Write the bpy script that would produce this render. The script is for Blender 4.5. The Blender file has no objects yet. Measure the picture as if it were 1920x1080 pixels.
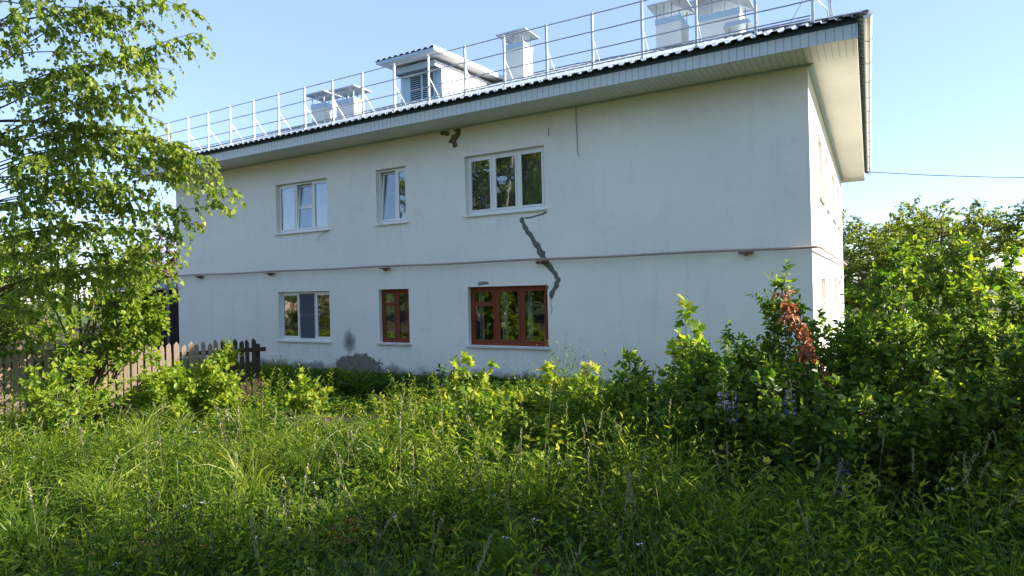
import bpy, math, random
import numpy as np
from mathutils import Vector, Matrix
random.seed(7)
RNG = np.random.default_rng(7)
S = bpy.context.scene
COL = S.collection

# ------------------------------------------------------------------ camera
cam_d = bpy.data.cameras.new("camera"); cam = bpy.data.objects.new("camera", cam_d); COL.objects.link(cam)
_r = Vector((0.86749101, 0.49685026, -0.02447798)); _u = Vector((0.02168449, 0.01139083, 0.99969997)); _f = Vector((-0.49698001, 0.86776153, 0.0008925))
CAM = Vector((18.45073, -11.57938, 2.09352))
cam.matrix_world = Matrix(((_r.x, _u.x, -_f.x, CAM.x), (_r.y, _u.y, -_f.y, CAM.y), (_r.z, _u.z, -_f.z, CAM.z), (0, 0, 0, 1)))
cam_d.sensor_width = 36; cam_d.lens = 36 * 1172.68 / 1920; cam_d.clip_end = 2000; cam_d.clip_start = 0.05
S.camera = cam
# ------------------------------------------------------------------ world and sun
SUN_EL = math.radians(26); SUN_AZ = math.radians(68)          # azimuth from +Y towards +X
W = bpy.data.worlds.new("World"); S.world = W; W.use_nodes = True
wn = W.node_tree; bg = wn.nodes['Background']
sky = wn.nodes.new('ShaderNodeTexSky'); sky.sky_type = 'NISHITA'; sky.sun_disc = False
sky.sun_elevation = SUN_EL; sky.sun_rotation = SUN_AZ; sky.air_density = 1.0; sky.dust_density = 0.1; sky.ozone_density = 2.2; sky.altitude = 1800
tint = wn.nodes.new('ShaderNodeMix'); tint.data_type = 'RGBA'; tint.blend_type = 'MULTIPLY'; tint.inputs[0].default_value = 1; tint.inputs[7].default_value = (1.05, .96, 1.02, 1)
thin = wn.nodes.new('ShaderNodeMix'); thin.data_type = 'RGBA'; thin.inputs[0].default_value = .55; thin.inputs[7].default_value = (1.28, 1.80, 2.68, 1)   # even blue mixed into the sky colour, dimming its white horizon
wn.links.new(sky.outputs[0], tint.inputs[6]); wn.links.new(tint.outputs[2], thin.inputs[6]); wn.links.new(thin.outputs[2], bg.inputs[0]); bg.inputs[1].default_value = 0.14
sd = bpy.data.lights.new("sun", 'SUN'); sd.energy = 5.0; sd.angle = math.radians(0.5); sd.color = (1.0, 0.90, 0.76)
so = bpy.data.objects.new("sun", sd); COL.objects.link(so)
sv = Vector((math.sin(SUN_AZ) * math.cos(SUN_EL), math.cos(SUN_AZ) * math.cos(SUN_EL), math.sin(SUN_EL)))
so.rotation_euler = sv.to_track_quat('Z', 'Y').to_euler()
so.location = (30, 10, 20)
S.view_settings.view_transform = 'Standard'; S.view_settings.look = 'None'; S.view_settings.exposure = 1.55; S.view_settings.gamma = 1
S.render.engine = 'CYCLES'
S.cycles.max_bounces = 6; S.cycles.transparent_max_bounces = 8; S.cycles.transmission_bounces = 4

# ------------------------------------------------------------------ helpers
def tag(o, label=None, cat=None, group=None, kind=None):
    if label: o['label'] = label
    if cat: o['category'] = cat
    if group: o['group'] = group
    if kind: o['kind'] = kind
    return o
def empty(name, loc=(0, 0, 0), parent=None):
    o = bpy.data.objects.new(name, None); o.empty_display_size = .2; COL.objects.link(o); o.location = loc
    if parent: o.parent = parent
    return o
class MB:
    def __init__(s): s.v = []; s.f = []; s.m = []
    def face(s, pts, mi=0):
        n = len(s.v); s.v += [tuple(p) for p in pts]; s.f.append(tuple(range(n, n + len(pts)))); s.m.append(mi)
    def box(s, x0, x1, y0, y1, z0, z1, mi=0):
        n = len(s.v)
        s.v += [(x0, y0, z0), (x1, y0, z0), (x1, y1, z0), (x0, y1, z0), (x0, y0, z1), (x1, y0, z1), (x1, y1, z1), (x0, y1, z1)]
        for f in ((0, 3, 2, 1), (4, 5, 6, 7), (0, 1, 5, 4), (1, 2, 6, 5), (2, 3, 7, 6), (3, 0, 4, 7)):
            s.f.append(tuple(n + i for i in f)); s.m.append(mi)
    def prism(s, poly, d, mi=0):        # poly: list of 3D pts (planar), d: offset vector
        n = len(s.v); k = len(poly); d = Vector(d)
        s.v += [tuple(p) for p in poly] + [tuple(Vector(p) + d) for p in poly]
        s.f.append(tuple(n + i for i in range(k))); s.m.append(mi)
        s.f.append(tuple(n + k + i for i in reversed(range(k)))); s.m.append(mi)
        for i in range(k):
            j = (i + 1) % k; s.f.append((n + i, n + k + i, n + k + j, n + j)); s.m.append(mi)
    def tube(s, pts, r, seg=8, mi=0, cap=True):
        pts = [Vector(p) for p in pts]; rr = r if isinstance(r, (list, tuple)) else [r] * len(pts)
        n = len(s.v); ref = None
        for i, p in enumerate(pts):
            t = (pts[min(i + 1, len(pts) - 1)] - pts[max(i - 1, 0)]).normalized()
            if ref is None: ref = Vector((0, 0, 1)) if abs(t.z) < .9 else Vector((1, 0, 0))
            a = t.cross(ref).normalized(); b = t.cross(a); ref = -b if abs(t.dot(ref)) < .99 else ref
            ref = a.cross(t)
            for k in range(seg):
                an = 2 * math.pi * k / seg
                s.v.append(tuple(p + (a * math.cos(an) + b * math.sin(an)) * rr[i]))
        for i in range(len(pts) - 1):
            for k in range(seg):
                k2 = (k + 1) % seg
                s.f.append((n + i * seg + k, n + i * seg + k2, n + (i + 1) * seg + k2, n + (i + 1) * seg + k)); s.m.append(mi)
        if cap:
            s.f.append(tuple(n + k for k in reversed(range(seg)))); s.m.append(mi)
            m = n + (len(pts) - 1) * seg; s.f.append(tuple(m + k for k in range(seg))); s.m.append(mi)
    def build(s, name, mats, parent=None, smooth=False, bevel=0):
        me = bpy.data.meshes.new(name); me.from_pydata(s.v, [], s.f)
        mats = mats if isinstance(mats, (list, tuple)) else [mats]
        for m in mats: me.materials.append(m)
        if len(mats) > 1: me.polygons.foreach_set('material_index', s.m)
        if smooth: me.polygons.foreach_set('use_smooth', [True] * len(s.f))
        me.update()
        o = bpy.data.objects.new(name, me); COL.objects.link(o)
        if parent: o.parent = parent
        if bevel:
            b = o.modifiers.new('bevel', 'BEVEL'); b.width = bevel; b.segments = 2; b.limit_method = 'ANGLE'
        return o

# ---- materials
class NT:
    def __init__(s, name):
        s.mat = bpy.data.materials.new(name); s.mat.use_nodes = True; s.t = s.mat.node_tree
        s.b = s.t.nodes['Principled BSDF']; s.out = s.t.nodes['Material Output']; s.geo = None
    def n(s, typ, **kw):
        x = s.t.nodes.new('ShaderNode' + typ)
        for k, v in kw.items():
            if k in ('operation', 'blend_type', 'data_type', 'noise_dimensions', 'attribute_name', 'interpolation_type', 'feature', 'wave_type', 'clamp'): setattr(x, k, v)
            else: s.set(x, k, v)
        return x
    def set(s, x, k, v):
        k = int(k[1:]) if k[0] == 'i' and k[1:].isdigit() else k.replace('_', ' ')
        if hasattr(v, 'links') or isinstance(v, bpy.types.NodeSocket): s.t.links.new(v, x.inputs[k])
        else: x.inputs[k].default_value = v
    def pos(s):
        return s.n('NewGeometry').outputs['Position']
    def sep(s, v): return s.n('SeparateXYZ', i0=v).outputs
    def math(s, op, a, b=0.0, c=0.0): return s.n('Math', operation=op, i0=a, i1=b, i2=c).outputs[0]
    def noise(s, v, scale, detail=3, rough=.5): return s.n('TexNoise', Vector=v, Scale=scale, Detail=detail, Roughness=rough).outputs[0]
    def scale(s, v, x, y, z): return s.n('Mapping', Vector=v, Scale=(x, y, z)).outputs[0]
    def ramp(s, f, *stops):
        r = s.n('ValToRGB', Fac=f); e = r.color_ramp.elements
        while len(e) < len(stops): e.new(.5)
        for i, (p, c) in enumerate(stops):
            e[i].position = p; e[i].color = (c, c, c, 1) if isinstance(c, (int, float)) else (*c, 1)
        return r.outputs[0]
    def step(s, f, a, b): return s.n('MapRange', Value=f, From_Min=a, From_Max=b, interpolation_type='SMOOTHSTEP').outputs[0]
    def mix(s, f, a, b, mode='MIX'):
        x = s.t.nodes.new('ShaderNodeMix'); x.data_type = 'RGBA'; x.blend_type = mode
        for k, v in ((0, f), (6, a), (7, b)):
            if isinstance(v, bpy.types.NodeSocket): s.t.links.new(v, x.inputs[k])
            else: x.inputs[k].default_value = v if k == 0 else ((*v, 1) if len(v) == 3 else v)
        return x.outputs[2]
    def bump(s, h, strength=.3, dist=.01):
        x = s.n('Bump', Height=h, Strength=strength, Distance=dist); s.t.links.new(x.outputs[0], s.b.inputs['Normal']); return x
    def done(s, color=None, rough=.6, spec=.4, metal=0):
        if color is not None: s.set(s.b, 'Base_Color', color if isinstance(color, bpy.types.NodeSocket) else (*color, 1))
        s.set(s.b, 'Roughness', rough); s.b.inputs['Specular IOR Level'].default_value = spec; s.b.inputs['Metallic'].default_value = metal
        return s.mat
def plain(name, col, rough=.6, metal=0, spec=.4, var=.12, sc=6, bump=0):
    t = NT(name); p = t.pos(); f = t.noise(p, sc, 5, .6)
    c = t.mix(f, tuple(x * (1 - var) for x in col), tuple(min(1, x * (1 + var)) for x in col))
    if bump: t.bump(t.noise(p, sc * 6, 4), bump, .005)
    return t.done(c, rough, spec, metal)

def wall_mat():
    t = NT('white_plaster'); p = t.pos(); X, Y, Z = t.sep(p)
    big = t.noise(p, .45, 5, .55); fine = t.noise(p, 9, 6, .65)
    c = t.mix(t.step(big, .3, .7), (.90, .87, .79), (.84, .815, .745))
    c = t.mix(t.math('MULTIPLY', t.step(t.noise(p, 1.3, 7, .72), .5, .75), .32), c, (.62, .63, .61))
    # brush and rain streaks
    st = t.noise(t.scale(p, 3.2, 3.2, .22), 1.6, 4, .6)
    c = t.mix(t.math('MULTIPLY', t.step(st, .52, .8), .22), c, (.56, .57, .54))
    pt = t.math('MULTIPLY', t.step(t.noise(t.scale(p, .8, .8, 1.3), 1.1, 8, .8), .60, .63), .25); c = t.mix(pt, c, (.60, .60, .56))
    vr = t.n('TexVoronoi', Vector=t.n('VectorMath', operation='ADD', i0=p, i1=t.n('TexNoise', Vector=p, Scale=2.5, Detail=5).outputs[1]).outputs[0], Scale=.55, feature='DISTANCE_TO_EDGE').outputs[0]
    hl = t.math('MULTIPLY', t.math('SUBTRACT', 1.0, t.step(vr, .0, .006)), t.step(t.noise(p, .6, 3), .50, .6)); c = t.mix(t.math('MULTIPLY', hl, .3), c, (.36, .36, .33))
    # ochre stain under the eaves, warm bounce light painted in with it
    eave = t.math('MULTIPLY', t.step(t.math('ADD', Z, t.math('MULTIPLY', big, .9)), 5.35, 6.3), t.math('LESS_THAN', Y, .05))
    c = t.mix(t.math('MULTIPLY', eave, .6), c, (.68, .60, .43))
    for (wa, wb), zs in [(w, z) for w in ((4.45, 6.48), (8.03, 9.06), (10.63, 12.71)) for z in (3.68, .80)]:
        mk = t.math('MULTIPLY', t.step(X, wa - .03, wa + .05), t.step(X, wb + .03, wb - .05)); mk = t.math('MULTIPLY', mk, t.math('MULTIPLY', t.step(Z, zs - .75, zs - .02), t.math('LESS_THAN', Z, zs)))
        mk = t.math('MULTIPLY', mk, t.step(t.noise(t.scale(p, 9, 9, .5), 1.5, 4, .65), .42, .75)); c = t.mix(t.math('MULTIPLY', mk, .24), c, (.42, .41, .37))
    # dirty damp foot of the wall
    low = t.math('SUBTRACT', 1.0, t.step(t.math('SUBTRACT', Z, t.math('MULTIPLY', t.noise(p, 2.2, 5, .65), .62)), -.16, .05))
    c = t.mix(t.math('MULTIPLY', low, .85), c, (.20, .19, .165))
    # bare render where the paint has fallen off
    dx = t.math('DIVIDE', t.math('SUBTRACT', X, 7.35), 1.05); dz = t.math('DIVIDE', t.math('SUBTRACT', Z, .08), .62)
    d = t.math('ADD', t.math('MULTIPLY', dx, dx), t.math('MULTIPLY', dz, dz))
    d = t.math('ADD', d, t.math('MULTIPLY', t.noise(p, 4.5, 8, .75), 2.3))
    sp = t.math('MULTIPLY', t.math('SUBTRACT', 1.0, t.step(d, 1.72, 1.84)), t.math('LESS_THAN', Y, .05))
    c = t.mix(sp, c, t.mix(fine, (.06, .055, .045), (.36, .33, .28)))
    # soot mark
    sx = t.math('DIVIDE', t.math('SUBTRACT', X, 7.08), .28); sz = t.math('DIVIDE', t.math('SUBTRACT', Z, .86), .36)
    sdist = t.math('ADD', t.math('ADD', t.math('MULTIPLY', sx, sx), t.math('MULTIPLY', sz, sz)), t.math('MULTIPLY', t.noise(p, 7, 5, .8), 1.6))
    so_ = t.math('MULTIPLY', t.math('SUBTRACT', 1.0, t.step(sdist, .55, 1.75)), t.math('LESS_THAN', Y, .05))
    c = t.mix(t.math('MULTIPLY', so_, .93), c, (.055, .06, .06))
    h = t.math('ADD', t.math('MULTIPLY', fine, .5), t.math('MULTIPLY', t.noise(t.scale(p, .5, .5, 7), 1.5, 3), .45))
    h = t.math('ADD', h, t.math('MULTIPLY', sp, -1.2))
    t.bump(h, .45, .012)
    return t.done(c, .85, .2)
def ribbed(name, col, axis, period, dark=.45, soft=.10):
    t = NT(name); p = t.pos(); c = t.sep(p)[axis]
    f = t.math('FRACT', t.math('DIVIDE', c, period)); g = t.math('LESS_THAN', f, soft)
    cc = t.mix(t.noise(p, 2.5, 4), tuple(x * .92 for x in col), tuple(min(1, x * 1.06) for x in col))
    cc = t.mix(g, cc, tuple(x * dark for x in col))
    t.bump(t.math('SUBTRACT', 1.0, g), .8, .008)
    return t.done(cc, .45, .4)
def leaf_mat(name, cols, trans=.42, rough=.45, spec=.35):
    t = NT(name)
    a = t.n('Attribute', attribute_name='rnd').outputs['Fac']
    st = [(i / max(1, len(cols) - 1), c) for i, c in enumerate(cols)]
    c = t.ramp(a, *st)
    c = t.mix(t.math('MULTIPLY', t.noise(t.pos(), 14, 3), .5), c, t.mix(1.0, c, (.72, .74, .66), 'MULTIPLY'))
    t.done(c, rough, spec)
    tr = t.n('BsdfTranslucent', Color=t.mix(1.0, c, (1.6, 1.55, .75), 'MULTIPLY'))
    mx = t.n('MixShader', i0=trans, i1=t.b.outputs[0], i2=tr.outputs[0])
    t.t.links.new(mx.outputs[0], t.out.inputs[0]); return t.mat
def glass_mat():
    t = NT('window_glass')
    gl = t.n('BsdfGlossy', Color=(.95, .98, 1, 1), Roughness=.015); tr = t.n('BsdfTransparent', Color=(.82, .86, .84, 1))
    fr = t.n('Fresnel', IOR=1.75); f = t.math('MULTIPLY', fr.outputs[0], .95); f = t.math('MINIMUM', t.math('ADD', f, .01), .9)
    b = t.n('Bump', Height=t.noise(t.pos(), 1.7, 2), Strength=.05, Distance=.05); t.t.links.new(b.outputs[0], gl.inputs['Normal'])
    mx = t.n('MixShader', i0=f, i1=tr.outputs[0], i2=gl.outputs[0]); t.t.links.new(mx.outputs[0], t.out.inputs[0]); return t.mat
def wood_mat(name, a, b, axis=2, rough=.75):
    t = NT(name); p = t.pos(); s_ = [14, 14, 14]; s_[axis] = 1.2
    g = t.noise(t.scale(p, *s_), 2.5, 6, .7); c = t.mix(g, a, b)
    c = t.mix(t.math('MULTIPLY', t.step(t.noise(p, 3, 4), .5, .75), .5), c, tuple(x * .6 for x in a))
    t.bump(g, .5, .006); return t.done(c, rough, .25)
def ground_mat():
    t = NT('soil_and_moss'); p = t.pos()
    f = t.noise(p, .8, 6, .65); g = t.noise(p, 7, 6, .7)
    c = t.mix(g, (.05, .034, .022), (.19, .13, .09))
    c = t.mix(t.math('MULTIPLY', t.step(f, .42, .6), .75), c, (.055, .075, .022))
    far = t.step(t.n('VectorMath', operation='LENGTH', i0=p).outputs['Value'], 30, 60)
    c = t.mix(far, c, t.mix(f, (.05, .09, .025), (.11, .14, .045)))
    t.bump(g, .8, .05); return t.done(c, .95, .1)

M = dict(
    wall=wall_mat(), ground=ground_mat(), glass=glass_mat(),
    fascia=ribbed('ribbed_fascia_panel', (.62, .68, .68), 0, .118, .5, .09),
    soffit=ribbed('ribbed_soffit_panel', (.74, .75, .73), 0, .1, .6, .1),
    soffit_side=ribbed('ribbed_side_soffit_panel', (.76, .75, .71), 1, .1, .6, .12),
    fascia_side=ribbed('ribbed_side_fascia_panel', (.74, .74, .72), 1, .118, .6, .1),
    zinc=plain('galvanised_sheet', (.42, .47, .51), .42, .75, .5, .14, 3),
    under=plain('dark_sheet_underside', (.17, .21, .23), .6, .1),
    teal=plain('dark_teal_eaves_shade', (.055, .085, .095), .5, .2),
    blue=plain('pale_blue_painted_metal', (.38, .52, .60), .5, .2),
    steel=plain('galvanised_tube', (.40, .43, .45), .4, .7),
    post=plain('galvanised_angle', (.50, .53, .56), .5, .4, .5, .25, 5),
    chim=plain('white_chimney_render', (.74, .72, .68), .85, 0, .2, .13, 1.6, .5),
    white=plain('white_window_plastic', (.80, .80, .78), .35, 0, .5, .04),
    grey=plain('grey_sill_metal', (.36, .37, .37), .5, .2),
    sillp=plain('painted_concrete_sill', (.62, .60, .56), .85, 0, .2, .3, 12, .6),
    brown=wood_mat('red_brown_painted_wood', (.30, .075, .03), (.13, .032, .015)),
    dark=plain('dark_interior', (.05, .05, .05), .9), room=plain('room_wallpaper', (.22, .20, .17), .9),
    net=plain('insect_screen', (.06, .075, .09), .7),
    curtain=plain('pale_curtain', (.66, .68, .64), .9, var=.2, sc=9), curtain_d=plain('green_striped_curtain', (.27, .30, .24), .9, var=.45, sc=14),
    pipe=plain('dull_pink_grey_pipe_paint', (.42, .31, .26), .55, .1), bracket=plain('rusty_bracket', (.20, .10, .08), .8),
    mortar=plain('dark_mortar', (.155, .16, .14), .95, 0, .1, .4, 18, .9), mortar_o=plain('ochre_bare_mortar', (.15, .125, .06), .95, 0, .1, .55, 16, .9),
    picket=wood_mat('weathered_picket_wood', (.36, .285, .23), (.20, .15, .115)), picket_d=wood_mat('dark_shaded_picket_wood', (.085, .05, .038), (.04, .026, .02)),
    cable=plain('black_cable', (.03, .03, .03), .6),
    concrete=plain('grey_concrete', (.24, .235, .21), .95, 0, .1, .4, 8, .7),
    shed=wood_mat('blackened_shed_boards', (.035, .028, .022), (.015, .012, .01)), shedroof=plain('grey_slate_sheet', (.22, .22, .22), .8),
    pinkwall=plain('faded_pink_plaster', (.62, .42, .36), .9, var=.2, sc=2), rust_roof=plain('faded_brown_roofing', (.30, .21, .18), .8),
    bark=plain('brown_bark', (.10, .075, .05), .95, var=.4, sc=20, bump=.8), stem=plain('green_stem', (.10, .13, .045), .7),
    drystem=plain('dry_straw_stem', (.40, .34, .20), .8),
)
def birch_bark():
    t = NT('birch_bark'); p = t.pos(); f = t.noise(t.scale(p, 3, 3, 14), 2.0, 4, .6)
    return t.done(t.mix(t.step(f, .55, .66), (.42, .39, .33), (.05, .045, .04)), .8, .2)
M['birch'] = birch_bark()
M['l_birch'] = leaf_mat('birch_leaf', [(.07, .13, .018), (.15, .24, .03), (.26, .34, .05), (.42, .46, .10)], .55)
M['l_cherry'] = leaf_mat('broad_yellow_green_leaf', [(.05, .12, .012), (.17, .28, .022), (.42, .46, .045)], .55)
M['l_bright'] = leaf_mat('young_maple_leaf', [(.07, .15, .016), (.19, .31, .025), (.38, .45, .05), (.50, .44, .08)], .55)
M['l_shrub'] = leaf_mat('dogwood_leaf', [(.02, .06, .009), (.06, .135, .015), (.14, .24, .022), (.34, .40, .04)], .5)
M['l_weed'] = leaf_mat('weed_leaf', [(.018, .055, .008), (.06, .14, .014), (.22, .31, .025), (.48, .48, .05)], .55)
M['l_grass'] = leaf_mat('grass_blade', [(.035, .09, .012), (.13, .22, .022), (.36, .40, .07)], .55)
M['l_tree'] = leaf_mat('tree_leaf', [(.05, .10, .015), (.16, .22, .025), (.34, .35, .05)], .5)
M['l_pine'] = leaf_mat('pine_needles', [(.02, .04, .014), (.045, .07, .022)], .2)
M['l_dead'] = leaf_mat('dead_orange_leaf', [(.14, .045, .022), (.32, .11, .05), (.48, .22, .11)], .35)
M['l_purple'] = leaf_mat('purple_leaf', [(.07, .04, .045), (.14, .08, .07)], .3)
M['petal'] = leaf_mat('violet_petal', [(.06, .065, .15), (.11, .12, .24)], .3)
M['seed'] = leaf_mat('pale_seed_head', [(.20, .20, .11), (.34, .32, .20)], .3)

# ------------------------------------------------------------------ leaf and stem geometry (numpy)
T_OV = (np.array([[0, 0, 0], [.42, .28, .10], [.36, .66, .08], [0, 1, -.06], [-.36, .66, .08], [-.42, .28, .10]]), [(0, 1, 2, 3), (0, 3, 4, 5)])
T_LA = (np.array([[0, 0, 0], [.5, .42, .12], [0, 1, -.1], [-.5, .42, .12]]), [(0, 1, 2), (0, 2, 3)])
T_BI = (np.array([[0, 0, 0], [.5, .22, .06], [.34, .55, .05], [0, 1, -.08], [-.34, .55, .05], [-.5, .22, .06]]), [(0, 1, 2, 3), (0, 3, 4, 5)])
_m = [(0, 0), (.30, -.02), (.46, .22), (.27, .30), (.60, .62), (.24, .56), (0, 1), (-.24, .56), (-.60, .62), (-.27, .30), (-.46, .22), (-.30, -.02)]
T_MA = (np.array([[x, y, .12 * abs(x) - .12 * y * y] for x, y in _m]), [(0, 1, 2, 3), (0, 3, 4, 5), (0, 5, 6), (0, 6, 7), (0, 7, 8, 9), (0, 9, 10, 11)])
def norm(a): return a / (np.linalg.norm(a, axis=1, keepdims=True) + 1e-9)
def arr_mesh(name, V, F, rnd, mats, matidx=None):
    """V (n,3); F list of (array of faces (k,m)); builds a mesh quickly"""
    me = bpy.data.meshes.new(name); me.vertices.add(len(V)); me.vertices.foreach_set('co', V.astype(np.float32).ravel())
    loops = np.concatenate([f.ravel() for f in F]); sizes = np.concatenate([np.full(len(f), f.shape[1]) for f in F])
    starts = np.concatenate([[0], np.cumsum(sizes)[:-1]])
    me.loops.add(len(loops)); me.loops.foreach_set('vertex_index', loops.astype(np.int32))
    me.polygons.add(len(sizes)); me.polygons.foreach_set('loop_start', starts.astype(np.int32))
    for m in mats: me.materials.append(m)
    if matidx is not None: me.polygons.foreach_set('material_index', np.concatenate(matidx).astype(np.int32))
    at = me.attributes.new('rnd', 'FLOAT', 'POINT'); at.data.foreach_set('value', rnd.astype(np.float32))
    me.update(calc_edges=True); me.validate()
    return me
class Leaves:
    def __init__(s): s.V = []; s.F = []; s.R = []; s.MI = []; s.n = 0
    def add(s, tpl, P, A, N, L, Wd, R, mi=0):
        tv, tf = tpl; P = np.asarray(P, float); A = norm(np.asarray(A, float)); N = np.asarray(N, float)
        Xd = norm(np.cross(A, N)); Nz = np.cross(Xd, A); L = np.broadcast_to(L, len(P)); Wd = np.broadcast_to(Wd, len(P))
        V = P[:, None] + tv[None, :, 0, None] * Xd[:, None] * Wd[:, None, None] + tv[None, :, 1, None] * A[:, None] * L[:, None, None] + tv[None, :, 2, None] * Nz[:, None] * L[:, None, None]
        k = len(tv); base = s.n + np.arange(len(P)) * k
        for sz in {len(f) for f in tf}:
            f = np.array([q for q in tf if len(q) == sz]); FF = (base[:, None, None] + f[None]).reshape(-1, sz)
            s.F.append(FF); s.MI.append(np.full(len(FF), mi))
        s.V.append(V.reshape(-1, 3)); s.R.append(np.repeat(np.clip(np.broadcast_to(R, len(P)), 0, 1), k)); s.n += len(P) * k
    def strips(s, C, r, R, mi=0, sides=3):
        """C (n,k,3) centre lines, r (n,k) radii -> tubes with 3 sides (1 side = flat blade)"""
        C = np.asarray(C, float); n, k, _ = C.shape; r = np.broadcast_to(r, (n, k))
        t = norm((C[:, -1] - C[:, 0])); a = RNG.normal(size=(n, 3)); a = norm(np.cross(t, a)); b = np.cross(t, a)
        if sides == 2:
            V = np.stack([C - a[:, None] * r[..., None], C + a[:, None] * r[..., None]], 2)
        else:
            an = np.arange(sides) * 2 * np.pi / sides
            V = C[:, :, None] + (a[:, None, None] * np.cos(an)[None, None, :, None] + b[:, None, None] * np.sin(an)[None, None, :, None]) * r[..., None, None]
        idx = s.n + np.arange(n * k * sides).reshape(n, k, sides)
        rng_ = [0] if sides == 2 else range(sides)
        for j in rng_:
            j2 = (j + 1) % sides
            q = np.stack([idx[:, :-1, j], idx[:, :-1, j2], idx[:, 1:, j2], idx[:, 1:, j]], -1).reshape(-1, 4)
            s.F.append(q); s.MI.append(np.full(len(q), mi))
        s.V.append(V.reshape(-1, 3)); s.R.append(np.repeat(np.broadcast_to(R, n), k * sides)); s.n += n * k * sides
    def mesh(s, name, mats): return arr_mesh(name, np.concatenate(s.V), s.F, np.concatenate(s.R), mats, s.MI if len(mats) > 1 else None)
    def build(s, name, mats, parent=None):
        me = s.mesh(name, mats); o = bpy.data.objects.new(name, me); COL.objects.link(o)
        if parent: o.parent = parent
        return o

def gh(x, y):
    x = np.asarray(x, float); y = np.asarray(y, float)
    n = .05 * np.sin(x * 1.3 + .5) * np.cos(y * 1.1) + .03 * np.sin(x * 3.1 + y * 2.3)
    w = np.clip((-.4 - y) / 1.5, 0, 1)
    hill = .8 * np.clip((np.hypot(x - 18, y + 10) - 40) / 200, 0, 1) * np.sin(x * .02 + y * .013)
    return n * w * np.clip(1 - np.abs(y + 8) / 60, 0, 1) + hill + np.clip((x - 9) / 9, 0, 1) * .12 * (y < .5) - .02

def grow(name, base, targets, leafmat, stemmat, tpl=T_OV, L=.07, Wr=.6, twigs=10, nleaf=7, tlen=.28, t0=.3, droop=0.0, r0=.012, seed=1, rmin=.0015, spread=1.0, curve=.15,
         stems_from=None, rshift=0.0, up=.5, label=None, cat=None, group=None, flat=.6, part='foliage', offset=(0, 0, 0), mesh_only=False, leaf_part_cat=None):
    """a woody plant: one stem from the base (or from a trunk curve) to every target, side twigs on it, leaves on the twigs"""
    g = np.random.default_rng(seed); base = np.array(base, float); LV = Leaves(); ST = Leaves(); Ps = []; As = []; Rs = []; Ls = []
    T = np.array(targets, float)
    for ti, tg in enumerate(T):
        if stems_from is not None:
            sf = stems_from[np.argmin(np.linalg.norm(stems_from - (tg - np.array([0, 0, .35])), axis=1) + g.random(len(stems_from)) * .4)]
            b = sf
        else: b = base + np.append(g.normal(size=2) * .12, 0)
        d = tg - b; ln = np.linalg.norm(d); mid = b + d * .5 + g.normal(size=3) * curve * ln * .4 + np.array([0, 0, curve * ln])
        ts = np.linspace(0, 1, 9)[:, None]; C = (1 - ts) ** 2 * b + 2 * ts * (1 - ts) * mid + ts ** 2 * tg
        ST.strips(C[None], (r0 * (ln ** .7) * (1 - .85 * ts[:, 0]) + rmin)[None], .5, sides=5)
        m = max(2, int(twigs * ln * (1 - t0)))
        tt = t0 + (1 - t0) * g.random(m) ** .8; tt[0] = 1
        k = np.clip((tt * 8).astype(int), 0, 7); fr = (tt * 8 - k)[:, None]; p0 = C[k] * (1 - fr) + C[k + 1] * fr; tan = norm(C[k + 1] - C[k])
        dr = norm(g.normal(size=(m, 3)) * spread + tan * .9 + np.array([0, 0, up]))
        tl = tlen * (.5 + .8 * g.random(m)) * (1.15 - .45 * tt)
        q = np.linspace(0, 1, 5)
        tw = p0[:, None] + dr[:, None] * (q[None, :, None] * tl[:, None, None]) + np.array([0, 0, -1]) * (droop * (q ** 2)[None, :, None] * tl[:, None, None])
        ST.strips(tw, np.broadcast_to(np.linspace(rmin * 1.3, rmin * .5, 5), (m, 5)), .5, sides=3)
        for j in range(nleaf):
            qq = (j + 1) / nleaf; kk = min(3, int(qq * 4)); f2 = qq * 4 - kk
            pp = tw[:, kk] * (1 - f2) + tw[:, kk + 1] * f2
            td = norm(tw[:, kk + 1] - tw[:, kk]); sd_ = g.normal(size=(m, 3)); sd_ = norm(np.cross(td, sd_))
            a = td * (.5 if j < nleaf - 1 else 1.5) + sd_ * 1.0 + np.array([0, 0, -.25 - droop * .6])
            Ps.append(pp); As.append(a); Rs.append(np.clip(g.normal(.45, .22, m) + .18 * (tt - .5) + rshift, 0, 1)); Ls.append(L * (.6 + .7 * g.random(m)))
    P = np.concatenate(Ps); A = np.concatenate(As); R = np.concatenate(Rs); Lq = np.concatenate(Ls)
    N = g.normal(size=P.shape) * (1 - flat) + np.array([0, 0, 1.0]) * flat + np.array([.25, -.15, 0])
    LV.add(tpl, P, A, N, Lq, Lq * Wr, R)
    if mesh_only: return LV, ST
    root = empty(name, tuple(base)); tag(root, label, cat, group)
    a = LV.build(part, [leafmat], root); b = ST.build('stems', [stemmat], root)
    for o in (a, b): o.location = tuple(-base)
    return root

# ================================================================== THE SETTING
def make_ground():
    xs = np.concatenate([-np.geomspace(400, 25, 14), np.linspace(-20, 40, 150), np.geomspace(45, 420, 14)])
    ys = np.concatenate([-np.geomspace(400, 25, 14), np.linspace(-22, 22, 110), np.geomspace(26, 450, 16)])
    X, Y = np.meshgrid(xs, ys); Z = gh(X, Y); V = np.stack([X, Y, Z], -1).reshape(-1, 3)
    nx = len(xs); i = np.arange(len(ys) - 1)[:, None] * nx + np.arange(nx - 1)[None]; F = np.stack([i, i + 1, i + nx + 1, i + nx], -1).reshape(-1, 4)
    me = arr_mesh('ground', V, [F], np.zeros(len(V)), [M['ground']]); me.polygons.foreach_set('use_smooth', [True] * len(me.polygons))
    o = bpy.data.objects.new('ground', me); COL.objects.link(o); tag(o, 'uneven bare soil ground under the weeds', kind='structure')
make_ground()

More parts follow.
